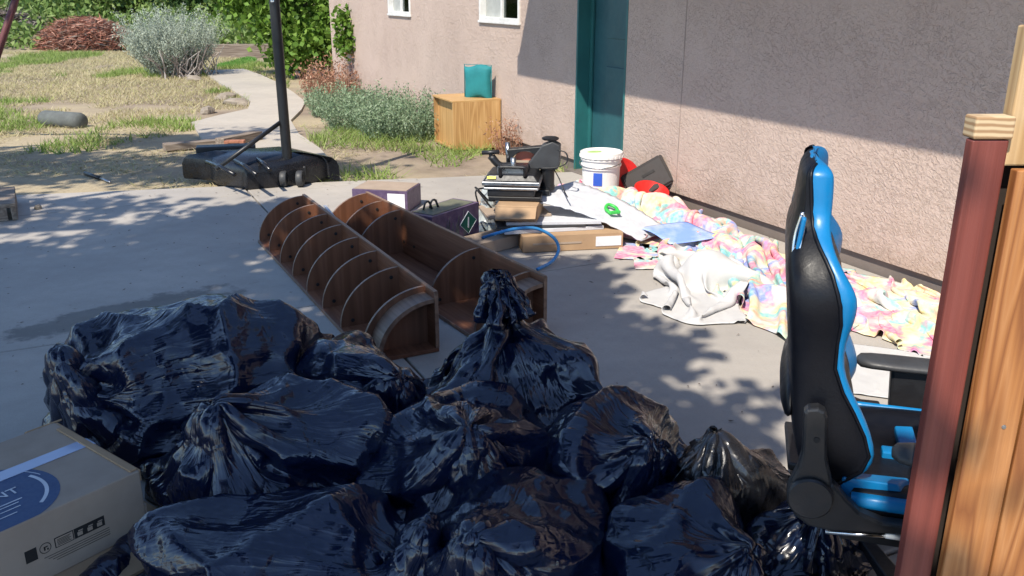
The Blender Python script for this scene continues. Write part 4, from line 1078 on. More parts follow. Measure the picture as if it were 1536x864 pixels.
# purple carton with green diamond
R_ = at(711, 303, .255) * [1, 1, 0] + [.03, 0, 0]; NLc = at(640, 326, .255) * [1, 1, 0] + [.03, 0, 0]
dv = (R_ - NLc)[:2]; dv = dv / np.linalg.norm(dv); bk = np.array([-dv[1], dv[0]]) * .2
pc, pq = carton('purple_carton', [NLc[:2], R_[:2], R_[:2] + bk, NLc[:2] + bk], 0, .255, 'purple_card', 'purple printed carton with green diamond mark behind the shelf tower')
cc = np.array([*(NLc[:2] + R_[:2] + bk) / 2, 0]) ; c0_ = np.mean([NLc[:2], R_[:2], R_[:2] + bk, NLc[:2] + bk], axis=0)
fr = np.stack([np.array([dv[0], dv[1], 0]), np.array([0, 0, 1.]), np.array([dv[1], -dv[0], 0])], 1)   # x along face, y up, z out
fo = np.array([*(R_[:2] - c0_), 0])
MB().prism([(-.2, 0), (.2, 0), (.2, .16), (-.2, .16)], 0, .003, (np.stack([np.array([dv[0], dv[1], 0]), np.array([bk[0], bk[1], 0]) / .2, np.array([0, 0, 1.])], 1), fo - np.array([dv[0], dv[1], 0]) * .23 + np.array([bk[0], bk[1], 0]) * .1 + [0, 0, .2555])).build('lid', 'olive_card', pc)
pc.children[-1].data.transform(Matrix.Scale(1.0, 4))
dm_ = (.066, .0)
def face(poly, z0, z1, off): return MB().prism(poly, z0, z1, (fr, fo + fr @ np.array(off)))
dia = face([(0, -.07), (.085, 0), (0, .07), (-.085, 0)], 0, .002, (-.115, .15, .0005)).build('diamond_mark', 'green_card', pc)
ol = MB()
for (x0, y0), (x1, y1) in zip([(0, -.07), (.085, 0), (0, .07), (-.085, 0)], [(.085, 0), (0, .07), (-.085, 0), (0, -.07)]):
    ol.tube([fo + fr @ np.array((-.115 + x0, .15 + y0, .002)), fo + fr @ np.array((-.115 + x1, .15 + y1, .002))], .002, 5)
ol.build('outline', 'print_white', dia)
face([(-.008, -.03), (.004, -.036), (.006, .03), (-.003, .035)], .002, .0035, (-.115, .15, .0005)).build('stroke', 'print_white', dia)
rg = np.random.RandomState(6)
for i in range(26): 
    x = -.43 + .3 * rg.rand(); y0 = .03 + .12 * rg.rand(); face([(0, 0), (.006, .002), (.008, .05 + .05 * rg.rand()), (.002, .05)], 0, .0015, (x, y0, .0004)).build('print_streak', 'foam_grey', pc)
for x in (-.36, -.3): MB().tube(bez([fo + fr @ np.array((x, .255, -.15)), fo + fr @ np.array((x + .01, .30, -.14)), fo + fr @ np.array((x + .035, .30, -.13)), fo + fr @ np.array((x + .045, .255, -.12))], 10), .007, 6).build('strap', 'black_plastic', pc, smooth=True)
# second carton past the far end of the tower
fc_ = at(600, 318)
e1, e2 = np.array([.97, -.22]), np.array([.22, .97])
p0 = fc_[:2] - e1 * .36
wc, wq = carton('white_carton', [p0, p0 + e1 * .42, p0 + e1 * .42 + e2 * .3, p0 + e2 * .3], 0, .15, 'purple_card', 'flat carton with pale lid past the far end of the shelf towers')
MB().prism([(-.2, -.14), (.2, -.14), (.2, .14), (-.2, .14)], 0, .003, (np.stack([np.append(e1, 0), np.append(e2, 0), np.array([0, 0, 1.])], 1), (0, 0, .151))).build('lid', 'kraft_grey', wc)
MB().prism([(.06, .02), (.19, .02), (.19, .13), (.06, .13)], 0, .002, (np.stack([np.append(e1, 0), np.array([0, 0, 1.]), -np.append(e2, 0)], 1), np.append(-e2 * .15, 0))).build('label_panel', 'paper', wc)

# flattened cartons stacked under the press
sA, sB = at(789, 379), at(934, 372)
e1 = (sB - sA)[:2]; Ls = np.linalg.norm(e1); e1 = e1 / Ls; e2 = np.array([-e1[1], e1[0]])
lay = [(-.02, .0, Ls + .02, .5, .1, 'kraft', 'thick kraft carton lying flat at the bottom of the stack', 0), (-.12, .06, Ls + .02, .5, .022, 'white_board', 'white flat panel on the bottom kraft carton', .04),
       (-.16, .1, Ls - .06, .46, .016, 'grey_plastic', 'dark grey flat panel between white ones in the stack', -.05), (-.1, .12, Ls - .02, .42, .02, 'white_board', 'upper white flat panel in the carton stack', -.1), (-.2, .2, Ls - .2, .45, .016, 'kraft_grey', 'dull flattened carton near the top of the stack', .06)]
z = 0.0
for i, (ox, oy, ln, dpth, hh, mt, lb, tw) in enumerate(lay):
    ca, sa_ = math.cos(tw), math.sin(tw); f1 = np.array([e1[0] * ca - e1[1] * sa_, e1[0] * sa_ + e1[1] * ca]); f2 = np.array([-f1[1], f1[0]])
    p0 = sA[:2] + e1 * ox + e2 * oy
    o, _ = carton('flat_carton', [p0, p0 + f1 * ln, p0 + f1 * ln + f2 * dpth, p0 + f2 * dpth], z, z + hh, mt, lb, 'carton', group='cartons and panels stacked under the press')
    z += hh + .001
    if i == 0:
        MB().box(np.append(-e2 * .252 + e1 * .22, .05), (.16, .003, .06), rz3(math.atan2(e1[1], e1[0]))).build('shipping_label', 'paper', o)
        MB().box(np.append(-e2 * .2525 - e1 * .1, .05), (.3, .002, .012), rz3(math.atan2(e1[1], e1[0]))).build('carton_seam', 'kraft_grey', o)
Ztop = z
gA, gB = at(722, 384), at(790, 366); g1 = (gB - gA)[:2]; g1 /= np.linalg.norm(g1); g2 = np.array([-g1[1], g1[0]])
carton('flat_carton', [gA[:2], gA[:2] + g1 * .36, gA[:2] + g1 * .36 + g2 * .2, gA[:2] + g2 * .2], 0, .075, 'kraft_grey', 'narrow grey brown carton beside the purple carton', 'carton', group='cartons and panels stacked under the press')
# open kraft box that carries the press
kb = at(775, 331, Ztop)
kbx, kq = carton('kraft_box', [(kb[0] - .13, kb[1] + .0), (kb[0] + .12, kb[1] - .03), (kb[0] + .17, kb[1] + .3), (kb[0] - .08, kb[1] + .33)], Ztop, Ztop + .09, 'kraft', 'open kraft box carrying the heat press')
MB().hexa([(-.15, -.14, .09), (.1, -.17, .09), (.1, -.172, .094), (-.15, -.142, .094)], [(-.15, -.2, .02), (.09, -.24, .03), (.09, -.242, .034), (-.15, -.202, .024)]).build('flap', 'kraft', kbx)
ZP = Ztop + .09

def heat_press():
    b = at(781, 300, ZP); t = thing('heat_press', b + np.array([0, .12, 0]), math.radians(-6), 'black swing away heat press standing on the carton stack', 'heat press')
    # base frame
    MB().box((-.02, .0, .02), (.3, .34, .03)).box((.12, .1, .025), (.1, .2, .04)).build('base_frame', 'black_metal', t, bevel=.005)
    for x, y in ((-.15, -.15), (.12, -.15), (.16, .17), (-.15, .17)): MB().lathe([(.012, -.012), (.02, -.012), (.02, -.004), (.008, .0), (.008, .006)], 12, None, (x, y, .008)).build('rubber_foot', 'black_plastic', t)
    MB().box((-.04, -.02, .06), (.27, .3, .05)).build('lower_tray', 'black_plastic', t, bevel=.006)
    MB().box((-.04, -.02, .095), (.31, .32, .018)).build('lower_platen', 'aluminium', t, bevel=.004)
    MB().box((-.04, -.02, .109), (.305, .315, .01)).build('silicone_pad', 'grey_plastic', t, bevel=.003)
    hp = MB().box((-.04, -.02, .132), (.33, .33, .03)).build('heat_platen', 'aluminium', t, bevel=.005)
    cv = MB().hexa([(-.2, -.18, .148), (.12, -.18, .148), (.12, .14, .148), (-.2, .14, .148)], [(-.17, -.15, .195), (.09, -.15, .195), (.09, .11, .195), (-.17, .11, .195)]).build('platen_cover', 'black_metal', t, bevel=.008)
    MB().box((-.15, -.171, .175), (.05, .004, .02), rx3(math.radians(-32))).build('warning_label', 'yellow_label', cv)
    MB().tube(bez([(-.1, -.16, .18), (-.1, -.175, .245), (-.09, -.178, .255), (.03, -.178, .255), (.04, -.175, .245), (.04, -.16, .18)], 20), .011, 8).build('front_handle', 'black_plastic', cv, smooth=True)
    MB().box((-.04, -.02, .215), (.17, .15, .05)).build('spring_bracket', 'steel', t, bevel=.004)
    MB().tube([(-.04, -.02, .2), (-.04, -.02, .29)], .016, 12).build('spindle', 'steel', t, smooth=True)
    # column at the right with arm going back over the platen
    MB().tube([(.15, .1, .03), (.15, .1, .2)], .042, 18).build('column', 'black_metal', t, angle=40)
    MB().tube([(.15, .1, .03), (.15, .1, .06)], .045, 18).build('column_collar', 'black_metal', t, angle=40)
    MB().prism([(.05, .19), (.21, .19), (.225, .23), (.225, .37), (.18, .4), (.12, .37), (.035, .23)], .04, .15, (np.array([[1., 0, 0], [0, 0, -1], [0, 1, 0]]), (0, .2, 0))).build('control_head', 'grey_plastic', t, bevel=.008)
    ar = [(-.09, .33), (.13, .36), (.13, .3), (.1, .3)] + [(.02 + .075 * math.cos(x), .245 + .075 * math.sin(x)) for x in np.linspace(.6, 2.7, 9)] + [(-.07, .26)]
    MB().prism(ar, .05, .13, (np.array([[1., 0, 0], [0, 0, -1], [0, 1, 0]]), (0, .2, 0))).build('swing_arm', 'black_metal', t, bevel=.004)
    MB().lathe([(.004, 0), (.045, 0), (.05, .006), (.05, .016), (.035, .024), (.004, .026)], 22, None, (.165, .1, .405)).build('pressure_knob', 'black_plastic', t, angle=40)
    MB().tube([(.165, .1, .37), (.165, .1, .41)], .012, 10).build('knob_stem', 'black_metal', t, smooth=True)
    MB().tube([(-.08, .1, .2), (-.085, .1, .38)], .014, 10).build('link_bar', 'steel', t, smooth=True)
    lv = MB().tube(bez([(-.04, .0, .23), (-.12, -.02, .235), (-.17, -.02, .3)], 10), .024, 8).build('lever', 'black_plastic', t, smooth=True)
    MB().tube([(-.22, -.03, .325), (-.12, -.03, .335)], .016, 10).tube([(-.17, -.02, .29), (-.17, -.03, .325)], .012, 8).build('grip', 'black_plastic', lv, smooth=True)
    MB().tube(bez([(.21, .05, .34), (.26, .04, .32), (.265, .03, .25), (.2, .04, .21), (.1, .05, .2)], 22), .0045, 6).build('cable', 'black_plastic', t, smooth=True)
    MB().tube(bez([(.18, .1, .2), (.22, .02, .14), (.26, -.05, .05), (.28, -.12, .03)], 16), .004, 6).build('power_cord', 'black_plastic', t, smooth=True)
    for x, y in ((.205, .35), (.205, .22), (.06, .22)): MB().lathe([(.003, 0), (.008, 0), (.008, .006), (.003, .006)], 8, rx3(math.pi / 2), (x, .059, y)).build('bolt', 'chrome', t)
    MB().prism([(.02 + .07 * math.cos(x), .245 + .07 * math.sin(x)) for x in np.linspace(0, math.pi, 12)], .12, .13, (np.array([[1., 0, 0], [0, 0, -1], [0, 1, 0]]), (0, .24, 0))).build('red_disc', 'orange_silicone', t)
heat_press()
[o for o in COL.objects if o.name.startswith('heat_press')][0].scale = (1.08, 1, .84)
# white ridged board sloping from the stack to the ground
a, b_, c_, d_ = at(772, 299, ZP + .0), at(862, 273, ZP + .02), at(1003, 346, .03), at(962, 363, .03)
nn_, mm_ = 26, 14; u = np.linspace(0, 1, nn_)[:, None, None]; v = np.linspace(0, 1, mm_)[None, :, None]
G = (a * (1 - u) + d_ * u) * (1 - v) + (b_ * (1 - u) + c_ * u) * v; G[..., 2] += .05 * np.sin(np.pi * u[..., 0]) * (1 - .3 * v[..., 0]) + .004 * np.sin(u[..., 0] * 90)
lo = np.array([G[..., 0].mean(), G[..., 1].mean(), 0])
wb = grid_obj('white_board', G, False, 'white_board', None, lo); sm_ = wb.modifiers.new('thick', 'SOLIDIFY'); sm_.thickness = .008
tag(wb, 'long white ridged board sloping off the carton stack to the slab', 'board')
gc = on_plane(918, 320, (a + b_ + c_ + d_) / 4 + [0, 0, .05], np.cross(b_ - a, d_ - a)); 
g_ = thing('green_clip', gc, .4, 'small green plastic clip on the white ridged board', 'clip')
MB().tube(bez([(-.03, -.03, .01), (-.035, .02, .03), (0, .05, .045), (.035, .02, .03), (.03, -.03, .01)], 18), .011, 8).build('loop', 'green_plastic', g_, smooth=True); MB().box((0, -.035, .014), (.075, .02, .02)).build('bar', 'green_plastic', g_, bevel=.004)
a, b_, c_, d_ = at(955, 343, .07), at(1030, 336, .08), at(1092, 352, .09), at(1005, 364, .05)
u = np.linspace(0, 1, 12)[:, None, None]; v = np.linspace(0, 1, 12)[None, :, None]
G = (a * (1 - u) + d_ * u) * (1 - v) + (b_ * (1 - u) + c_ * u) * v; G[..., 2] += .015 * np.sin(4 * u[..., 0] + 2 * v[..., 0])
bs = grid_obj('printed_sheet', G, False, 'blue_sheet', None, (a[0], a[1], 0)); bs.modifiers.new('thick', 'SOLIDIFY').thickness = .003
tag(bs, 'blue and white printed sheet lying on the tie dyed cloth', 'sheet')
# blue hose
hz = [(724, 357, .13), (745, 350, .19), (775, 343, .215), (805, 343, .2), (830, 356, .14), (838, 374, .07), (828, 392, .02), (806, 404, .012)]
P = bez([at(x, y, z) for x, y, z in hz], 48); tag(MB().tube(P, .0095, 10).build('blue_hose', 'blue_hose', smooth=True, rel=True), 'blue hose looping off the cartons onto the slab', 'hose')
# clear film and cables at the purple carton's end
cf = at(737, 352); G, _, _ = make_bag((cf[0] + .02, cf[1] + .1, .2), (.09, .1, .16), (.2, 0, 1), 0, 91, M=56, N=40, loose=1.35, iters=60, ridge=(.06, .02, .03, .006))
tag(grid_obj('clear_film', G, True, 'clear_film', None, (cf[0], cf[1], 0)), 'crumpled clear plastic film beside the purple carton', 'plastic film')
cbl = MB(); rg = np.random.RandomState(9)
for i in range(5):
    q0 = cf + np.array([rg.normal() * .03, .08 + rg.normal() * .02, .05 + .03 * i]); cbl.tube(bez([q0, q0 + rg.normal(size=3) * .06 + [0, -.05, .05], q0 + rg.normal(size=3) * .07 + [.03, -.06, 0], q0 + [.04, -.08, -.03]], 16), .006, 6)
tag(cbl.build('cable_bundle', 'black_plastic', smooth=True, rel=True), 'bundle of black cables inside the clear film', 'cables')

# ---- bucket, red bowl, brown tray
bk_ = at(900, 301); bt = thing('bucket', bk_, .4, 'white plastic bucket with snap lid by the teal door', 'bucket')
MB().lathe([(.12, 0), (.13, .004), (.142, .27), (.15, .272), (.151, .283), (.144, .286), (.145, .315), (.154, .317), (.155, .328), (.146, .331), (.147, .36)], 40).build('pail', 'white_plastic', bt, angle=35)
MB().lathe([(.159, .335), (.16, .355), (.157, .372), (.15, .376), (.143, .370), (.02, .368)], 40).build('lid', 'white_plastic', bt, angle=35)
MB().prism([(.045 * math.cos(x) * 1.3, .035 * math.sin(x)) for x in np.linspace(0, 6.28, 14, endpoint=False)], 0, .0015, (np.eye(3), (-.05, .02, .3685))).build('smear', 'green_smear', bt)
for k in range(24):
    x = k / 24 * 6.283; MB().box((.1605 * math.cos(x), .1605 * math.sin(x), .345), (.004, .02, .018), rz3(x)).build('lid_tab', 'white_plastic', bt)
MB().tube([(.16 * math.cos(x), .16 * math.sin(x), .30 - .03 * math.sin((x - 2.2) / 3.14 * math.pi)) for x in np.linspace(2.2, 2.2 + 3.14, 26)], .004, 6).build('bail_handle', 'steel', bt, smooth=True)
x0 = math.atan2(-bk_[1], -bk_[0]) - .4 + .1
MB().add([(.1405 * math.cos(x0 + q), .1405 * math.sin(x0 + q), z) for q in np.linspace(-.5, -.02, 6) for z in (.14, .235)], [(2 * i, 2 * i + 2, 2 * i + 3, 2 * i + 1) for i in range(5)]).build('blue_label', 'blue_label', bt)
rp = at(934, 300); rd = thing('red_bowl', rp, 0, 'red plastic round lid leaning on the white bucket', 'lid')
R = rz3(.5) @ rx3(math.radians(62)); MB().lathe([(.01, .0), (.12, .0), (.14, .018), (.15, .02), (.152, .012), (.13, -.006), (.01, -.008)], 32, R, (0, .04, .165)).build('lid_disc', 'red_plastic', rd, smooth=True)
tp = at(958, 304); ty = thing('brown_tray', tp, 0, 'dark brown plastic tray tilted on edge beside the red lid', 'tray')
R = rz3(-.15) @ ry3(math.radians(-32)) @ rx3(math.radians(68 + 180))
def trbox(c, d): return MB().box(np.array(c) @ R.T + np.array([.06, .05, .165]), d, R)
trbox((0, 0, 0), (.33, .22, .03)).build('tray_floor', 'brown_plastic', ty, bevel=.012)
for c, d in (((-.165, 0, .02), (.02, .23, .05)), ((.165, 0, .02), (.02, .23, .05)), ((0, .11, .02), (.31, .02, .05)), ((0, -.11, .02), (.31, .02, .05))): trbox(c, d).build('tray_side', 'brown_plastic', ty, bevel=.006)
trbox((.03, -.03, -.017), (.1, .02, .004)).build('slot', 'print_black', ty)
rb = at(972, 306); rr_ = thing('red_tub', rb, 0, 'red plastic round tub half hidden under the brown tray', 'tub')
MB().lathe([(.06, .0), (.1, .03), (.125, .09), (.13, .1), (.122, .1), (.09, .03)], 28, rz3(.4) @ rx3(.35), (0, -.03, .03)).build('tub_body', 'red_plastic', rr_, smooth=True)

# ---- cloths on the slab
def cloth(name, backpx, frontpx, n, m, grow, amp, mat, seed, label, cat='cloth', iters=70, zoff=0., blobs=(), group=None):
    rg = np.random.RandomState(seed)
    def poly(ps, k):
        P = np.array([at(*p) if len(p) == 2 else at(*p) for p in ps]); L = np.concatenate([[0], np.cumsum(np.linalg.norm(np.diff(P, axis=0), axis=1))]); x = np.linspace(0, L[-1], k)
        return np.stack([np.interp(x, L, P[:, i]) for i in range(3)], 1)
    A, B = poly(backpx, n), poly(frontpx, n); v = np.linspace(0, 1, m)[None, :, None]
    G = A[:, None] * (1 - v) + B[:, None] * v; R = G.copy()
    # rest shape: a flat sheet bigger than the space it lies in
    du = np.concatenate([[0], np.cumsum(np.linalg.norm(np.diff((A + B) / 2, axis=0), axis=1))]); w = np.linalg.norm(A - B, axis=1).mean()
    R[..., 0] = du[:, None] * grow; R[..., 1] = np.linspace(0, w * grow, m)[None]; R[..., 2] = 0
    X, Y = np.meshgrid(np.arange(n) * 1.0, np.arange(m) * 1.0, indexing='ij')
    f = .5 * vnoise(X * .11, Y * .11, seed) + .33 * vnoise(X * .25, Y * .25, seed + 1) + .17 * vnoise(X * .55, Y * .55, seed + 2)
    G[..., 2] = .02 + amp * f
    G[..., :2] += rg.normal(size=(n, m, 2)) * .003
    edge = [(WL(0, .02), N3)]
    G = make_sheet(G, R, iters, blobs=blobs, grav=.0006, planes=edge, damp=.85)
    G = refine(G, False); G = smooth(G, False, 2, .45)
    # small creases along the cloth
    n2, m2 = G.shape[:2]; uu, vv = np.meshgrid(np.arange(n2) * .01, np.arange(m2) * .01, indexing='ij')
    G[..., 2] += np.abs(crump2(uu, vv * .6, .06, .006, seed)) * .7
    G[..., 2] = np.maximum(G[..., 2], .006); G[..., 2] += zoff
    c = np.array([G[..., 0].mean(), G[..., 1].mean(), 0])
    o = grid_obj(name, G, False, mat, None, c); s = o.modifiers.new('thick', 'SOLIDIFY'); s.thickness = .0015
    tag(o, label, cat, group); return o
bb = [(at(x_, y_), rz3(k_ * 1.3), np.array(r_)) for k_, (x_, y_, r_) in enumerate([(905, 305, (.16, .1, .15)), (945, 316, (.13, .09, .17)), (985, 324, (.2, .08, .17)), (1015, 340, (.09, .16, .13)), (1050, 348, (.18, .07, .12)), (1085, 375, (.08, .17, .1)), (1130, 390, (.15, .07, .1)), (1120, 430, (.14, .06, .09)), (1165, 455, (.06, .16, .1))])]
cloth('tie_dye_cloth', [(868, 283), (960, 296), (1030, 322), (1110, 353), (1180, 380), (1245, 402)], [(838, 292), (905, 330), (985, 372), (1080, 440), (1150, 495), (1205, 532)], 190, 56, 1.5, .16, 'tie_dye', 5, 'long rumpled tie dyed cloth lying along the foot of the stucco wall', blobs=bb)
cloth('tie_dye_cloth', [(1255, 412), (1320, 426), (1380, 441), (1450, 460)], [(1240, 486), (1310, 492), (1370, 520), (1440, 545)], 84, 44, 1.45, .18, 'tie_dye_pale', 15, 'second rumpled tie dyed cloth with white border, behind the gaming chair')
cloth('white_sheet', [(1020, 378), (1080, 380), (1130, 405)], [(985, 440), (1030, 478), (1115, 470)], 52, 52, 1.6, .26, 'white_cloth', 25, 'crumpled white sheet heaped on the edge of the tie dyed cloth', blobs=[(at(1060, 425) + [0, 0, .02], np.eye(3), np.array([.15, .13, .17]))])
cloth('cloth_scrap', [(940, 372), (985, 368), (1000, 372)], [(935, 382), (960, 390), (992, 388)], 22, 16, 1.35, .08, 'tie_dye', 35, 'small tie dyed cloth scrap against the carton stack', group='small cloth pieces')
cloth('cloth_scrap', [(965, 392), (1000, 386), (1015, 384)], [(958, 401), (990, 402), (1015, 400)], 22, 16, 1.35, .07, 'tie_dye_pale', 36, 'small pale cloth scrap beside the crumpled white sheet', group='small cloth pieces')
cloth('white_paper', [(1250, 500), (1330, 520), (1420, 560)], [(1255, 606), (1325, 604), (1420, 586)], 40, 34, 1.05, .03, 'white_cloth', 45, 'flat white printed cloth under the armrest of the gaming chair')

# ---- gaming chair
def chair():
    f = np.array([.96, -.285, 0]); f /= np.linalg.norm(f); l = np.array([-f[1], f[0], 0])
    p0 = atY(1215, 748, 1.6); org = np.array([p0[0], p0[1], 0]) + f * .26 + l * .27
    ang = math.atan2(f[1], f[0]); t = thing('gaming_chair', org, ang, 'black and blue high backed gaming chair beside the wooden gate', 'chair')
    def tr(px, py, b=0.):
        p = on_plane(px, py, p0 + l * b, l); return np.array([np.dot(p - org, f), np.dot(p - org, l), p[2]])
    lev = [(223, 1224, 1227, 1238, .115), (225.5, 1218, 1222.5, 1244, .13), (232, 1212.5, 1220, 1249.5, .14), (240, 1209, 1219.3, 1251.5, .145), (250, 1206.5, 1219, 1252, .145), (280, 1201, 1219, 1250, .15), (310, 1197, 1219, 1247, .15), (336, 1193, 1220, 1244, .165), (358, 1187, 1224, 1245, .19), (373, 1183.5, 1230, 1248, .21), (391, 1181.5, 1239, 1254, .23), (414, 1181, 1249, 1265, .25), (442, 1181.5, 1257, 1282, .265), (461, 1182, 1261, 1286, .268), (488, 1183, 1262, 1279, .262), (516, 1184, 1257, 1266, .25), (553, 1185, 1253, 1262, .245),
           (590, 1186, 1265, 1274, .247), (620, 1187, 1281, 1291, .252), (655, 1188, 1297, 1305, .255), (685, 1191, 1304, 1312, .255), (708, 1198, 1292, 1303, .25), (724, 1212, 1262, 1272, .24), (733, 1228, 1240, 1246, .22)]
    rings = []; seam = []; seam2 = []
    for li, (py, xr, xm, xf, hw) in enumerate(lev):
        bn = .27 - hw; r, m, q = tr(xr, py, bn), tr(xm, py, bn), tr(xf, py, bn)
        dzt = (tr(xf, py, .27 + hw * .7)[2] - q[2]) * [1, .97, .9, .8, .65, .4, .2, .1][min(li, 7)] if li < 8 else 0
        for v_ in (r, m, q): v_[2] += dzt
        mid = 0.0; th = q[0] - r[0]; z = q[2]
        near = [(q[0] - .018, -hw + min(.075, hw * .5), z), (q[0] - .004, -hw + min(.045, hw * .35), z), (q[0] + .005, -hw + .014, z), (q[0] + .002, -hw + .001, z), (m[0] + .3 * (q[0] - m[0]), -hw - .003, z), (m[0], -hw + .001, m[2]), (m[0] - .012, -hw + .006, m[2]), ((m[0] + r[0]) / 2, -hw + .004, r[2]), (r[0] + .012, -hw + .012, r[2]), (r[0] + .002, -hw + .03, r[2]), (r[0] - .004, -hw * .5, r[2]), (r[0] - .006, 0, r[2])]
        seam.append(near[5]); far = [(x, -y, zz) for x, y, zz in near[:-1]][::-1]
        inner = min(q[0] - .03, r[0] + .115); inner = inner if inner > r[0] + .04 else r[0] + .35 * th - .015
        if li < 8: inner = q[0] - .03 - .012 * (li < 3)
        fr_ = [(inner + .012, hw - min(.11, hw * .7), z), (inner + .02, 0, z), (inner + .012, -hw + min(.11, hw * .7), z)]
        rings.append(np.array(near + far + fr_)); seam2.append((m[0], hw - .001, m[2]))
    r0 = rings[0].copy(); ca_ = r0[:, 0].mean(); r0[:, 0] = ca_ + (r0[:, 0] - ca_) * .4; r0[:, 1] *= .8; r0[:, 2] += .004; rings = [r0] + rings
    n = len(rings[0]); k = len(rings)
    V = np.concatenate(rings); blue = []; black = []
    for i in range(k - 1):
        for j in range(n):
            fc_ = (i * n + j, i * n + (j + 1) % n, (i + 1) * n + (j + 1) % n, (i + 1) * n + j)
            (blue if (j < 5 or 17 <= j < 22 or (i < 2 and not 5 <= j < 17)) else black).append(fc_)
    blue.append(tuple(range(n))[::-1]); black.append(tuple((k - 1) * n + j for j in range(n)))
    MB().add(V, black).build('backrest', 'leather_black', t, smooth=True, sub=1)
    MB().add(V, blue).build('side_trim', 'leather_blue', t, smooth=True, sub=1)
    for sm in (seam, seam2): MB().tube(np.array(sm), .0042, 6).build('piping', 'leather_black', t, smooth=True)
    # harness slots
    s0 = tr(1197, 356, .08); 
    for sg in (-1, 1):
        hs = MB().tube(bez([s0 * [1, 0, 1] + [.004, sg * .183, .05], s0 * [1, 0, 1] + [.009, sg * .186, .03], s0 * [1, 0, 1] + [.003, sg * .203, -.045], s0 * [1, 0, 1] + [-.005, sg * .2, -.05], s0 * [1, 0, 1] + [-.006, sg * .186, 0], s0 * [1, 0, 1] + [.004, sg * .183, .05]], 30), .0035, 6).build('harness_slot', 'chrome', t, smooth=True)
        MB().box(s0 * [1, 0, 1] + [.004, sg * .19, 0], (.009, .02, .085), ry3(.1)).build('slot_lining', 'leather_blue', hs, bevel=.004)
    # lumbar pad strap bump on the rear
    b0 = tr(1186, 606, .1); rg_ = [];
    for q in np.linspace(-1, 1, 9):
        c = math.sqrt(max(.02, 1 - q * q)); rg_.append([(b0[0] - .002 + .022 * c * math.cos(x), .2 * q, b0[2] + .06 * c * math.sin(x)) for x in np.linspace(0, 6.283, 12, endpoint=False)])
    MB().loft(rg_).build('lumbar_roll', 'leather_black', t, smooth=True)
    # seat cushion with raised bolsters
    zs = tr(1300, 742, .02)[2]; a0, a1 = -.2, .32; rings = []
    for a in np.linspace(a0, a1, 12):
        k_ = (a - a0) / (a1 - a0); e = 1 - .35 * max(0, (abs(k_ - .5) * 2) ** 6); top = zs - .006 + .014 * math.sin(k_ * 2.6 + .3)
        rings.append([(a, -.25, zs - .085), (a, -.265, zs - .05), (a, -.265, zs - .0), (a, -.25, zs + .01), (a, -.225, zs + .012), (a, -.19, zs + .004), (a, -.15, zs - .018), (a, 0, zs - .02 + .012 * k_), (a, .11, zs - .018), (a, .14, zs + .004 * e), (a, .17, zs + (top - zs) * e), (a, .195, zs + (top - zs) * e - .004), (a, .205, zs - .01), (a, .205, zs - .05), (a, .2, zs - .085)])
    st = MB().loft(rings).build('seat', 'leather_black', t, smooth=True, sub=1)
    for sg, ww in ((-1, 0), (1, .06)):
        MB().loft([[(a, sg * (.268 - ww), zs - .022), (a, sg * (.27 - ww), zs - .014), (a, sg * (.266 - ww), zs - .004), (a, sg * (.256 - ww), zs + .006), (a, sg * (.25 - ww), zs - .004), (a, sg * (.262 - ww), zs - .028)] for a in np.linspace(a0 + .02, a1 - .01, 10)]).build('seat_trim', 'leather_blue', t, smooth=True)
    def pan(a, b, c, d, name='seat_panel'): MB().hexa([(a, b, zs - .03), (a, d, zs - .03), (c, d, zs - .03), (c, b, zs - .03)], [(a, b, zs - .002), (a, d, zs - .002), (c, d, zs + .002), (c, b, zs + .002)]).build(name, 'leather_blue', st, bevel=.004)
    pan(-.06, .0, -.02, .1); pan(-.1, -.045, .3, -.01)
    MB().hexa([(-.2, -.24, zs - .02), (-.2, -.2, zs - .02), (-.05, -.17, zs - .02), (-.07, -.24, zs - .02)], [(-.2, -.245, zs + .03), (-.2, -.2, zs + .02), (-.06, -.165, zs + .006), (-.09, -.235, zs + .025)]).build('seat_panel', 'leather_blue', st, bevel=.004)
    # recline hinges and brackets
    for sg, b in ((-1, -.045), (1, .585)):
        def bp(ps, b0, b1, name, mat, bev=.004, parent=t):
            P = [tr(x, y, -.035) for x, y in ps]; bb0, bb1 = (b0, b1) if sg < 0 else (-b1, -b0)
            return MB().prism([(p[0], p[2]) for p in P], 0, 1, (np.array([[1., 0, 0], [0, 0, bb0 - bb1], [0, 1, 0]]), (0, bb1, 0))).build(name, mat, parent, bevel=bev)
        up = bp([(1206, 620), (1212, 614), (1228, 613), (1238, 619), (1242, 628), (1241, 690), (1248, 722), (1246, 745), (1190, 742), (1186, 722), (1196, 704), (1203, 680)][::-1], -.305, -.272, 'recline_arm', 'black_plastic', .006)
        hl = tr(1225, 660, -.035); MB().lathe([(.001, 0), (.006, 0), (.006, .002), (.001, .002)], 12, rx3(math.pi / 2), (hl[0], sg * .3052 if sg < 0 else .3072, hl[2])).build('bolt_hole', 'print_black', up)
        bp([(1184, 740), (1250, 728), (1270, 752), (1290, 772), (1325, 787), (1362, 792), (1362, 806), (1246, 800), (1212, 792), (1190, 775)][::-1], -.3, -.268, 'side_bracket', 'black_plastic', .006)
        hc_ = tr(1215, 747, -.04); rr = .0455
        MB().lathe([(.002, 0), (rr - .004, 0), (rr, .004), (rr, .05), (.002, .05)], 36, rx3(-math.pi / 2), (hc_[0], -.318 if sg < 0 else .268, hc_[2])).build('hinge_cover', 'black_plastic', t, angle=40)
    MB().box((0.06, 0, zs - .1), (.5, .5, .03)).build('seat_plate', 'black_metal', t, bevel=.004)
    MB().box((.02, 0, zs - .14), (.26, .2, .06)).build('tilt_mechanism', 'black_metal', t, bevel=.006)
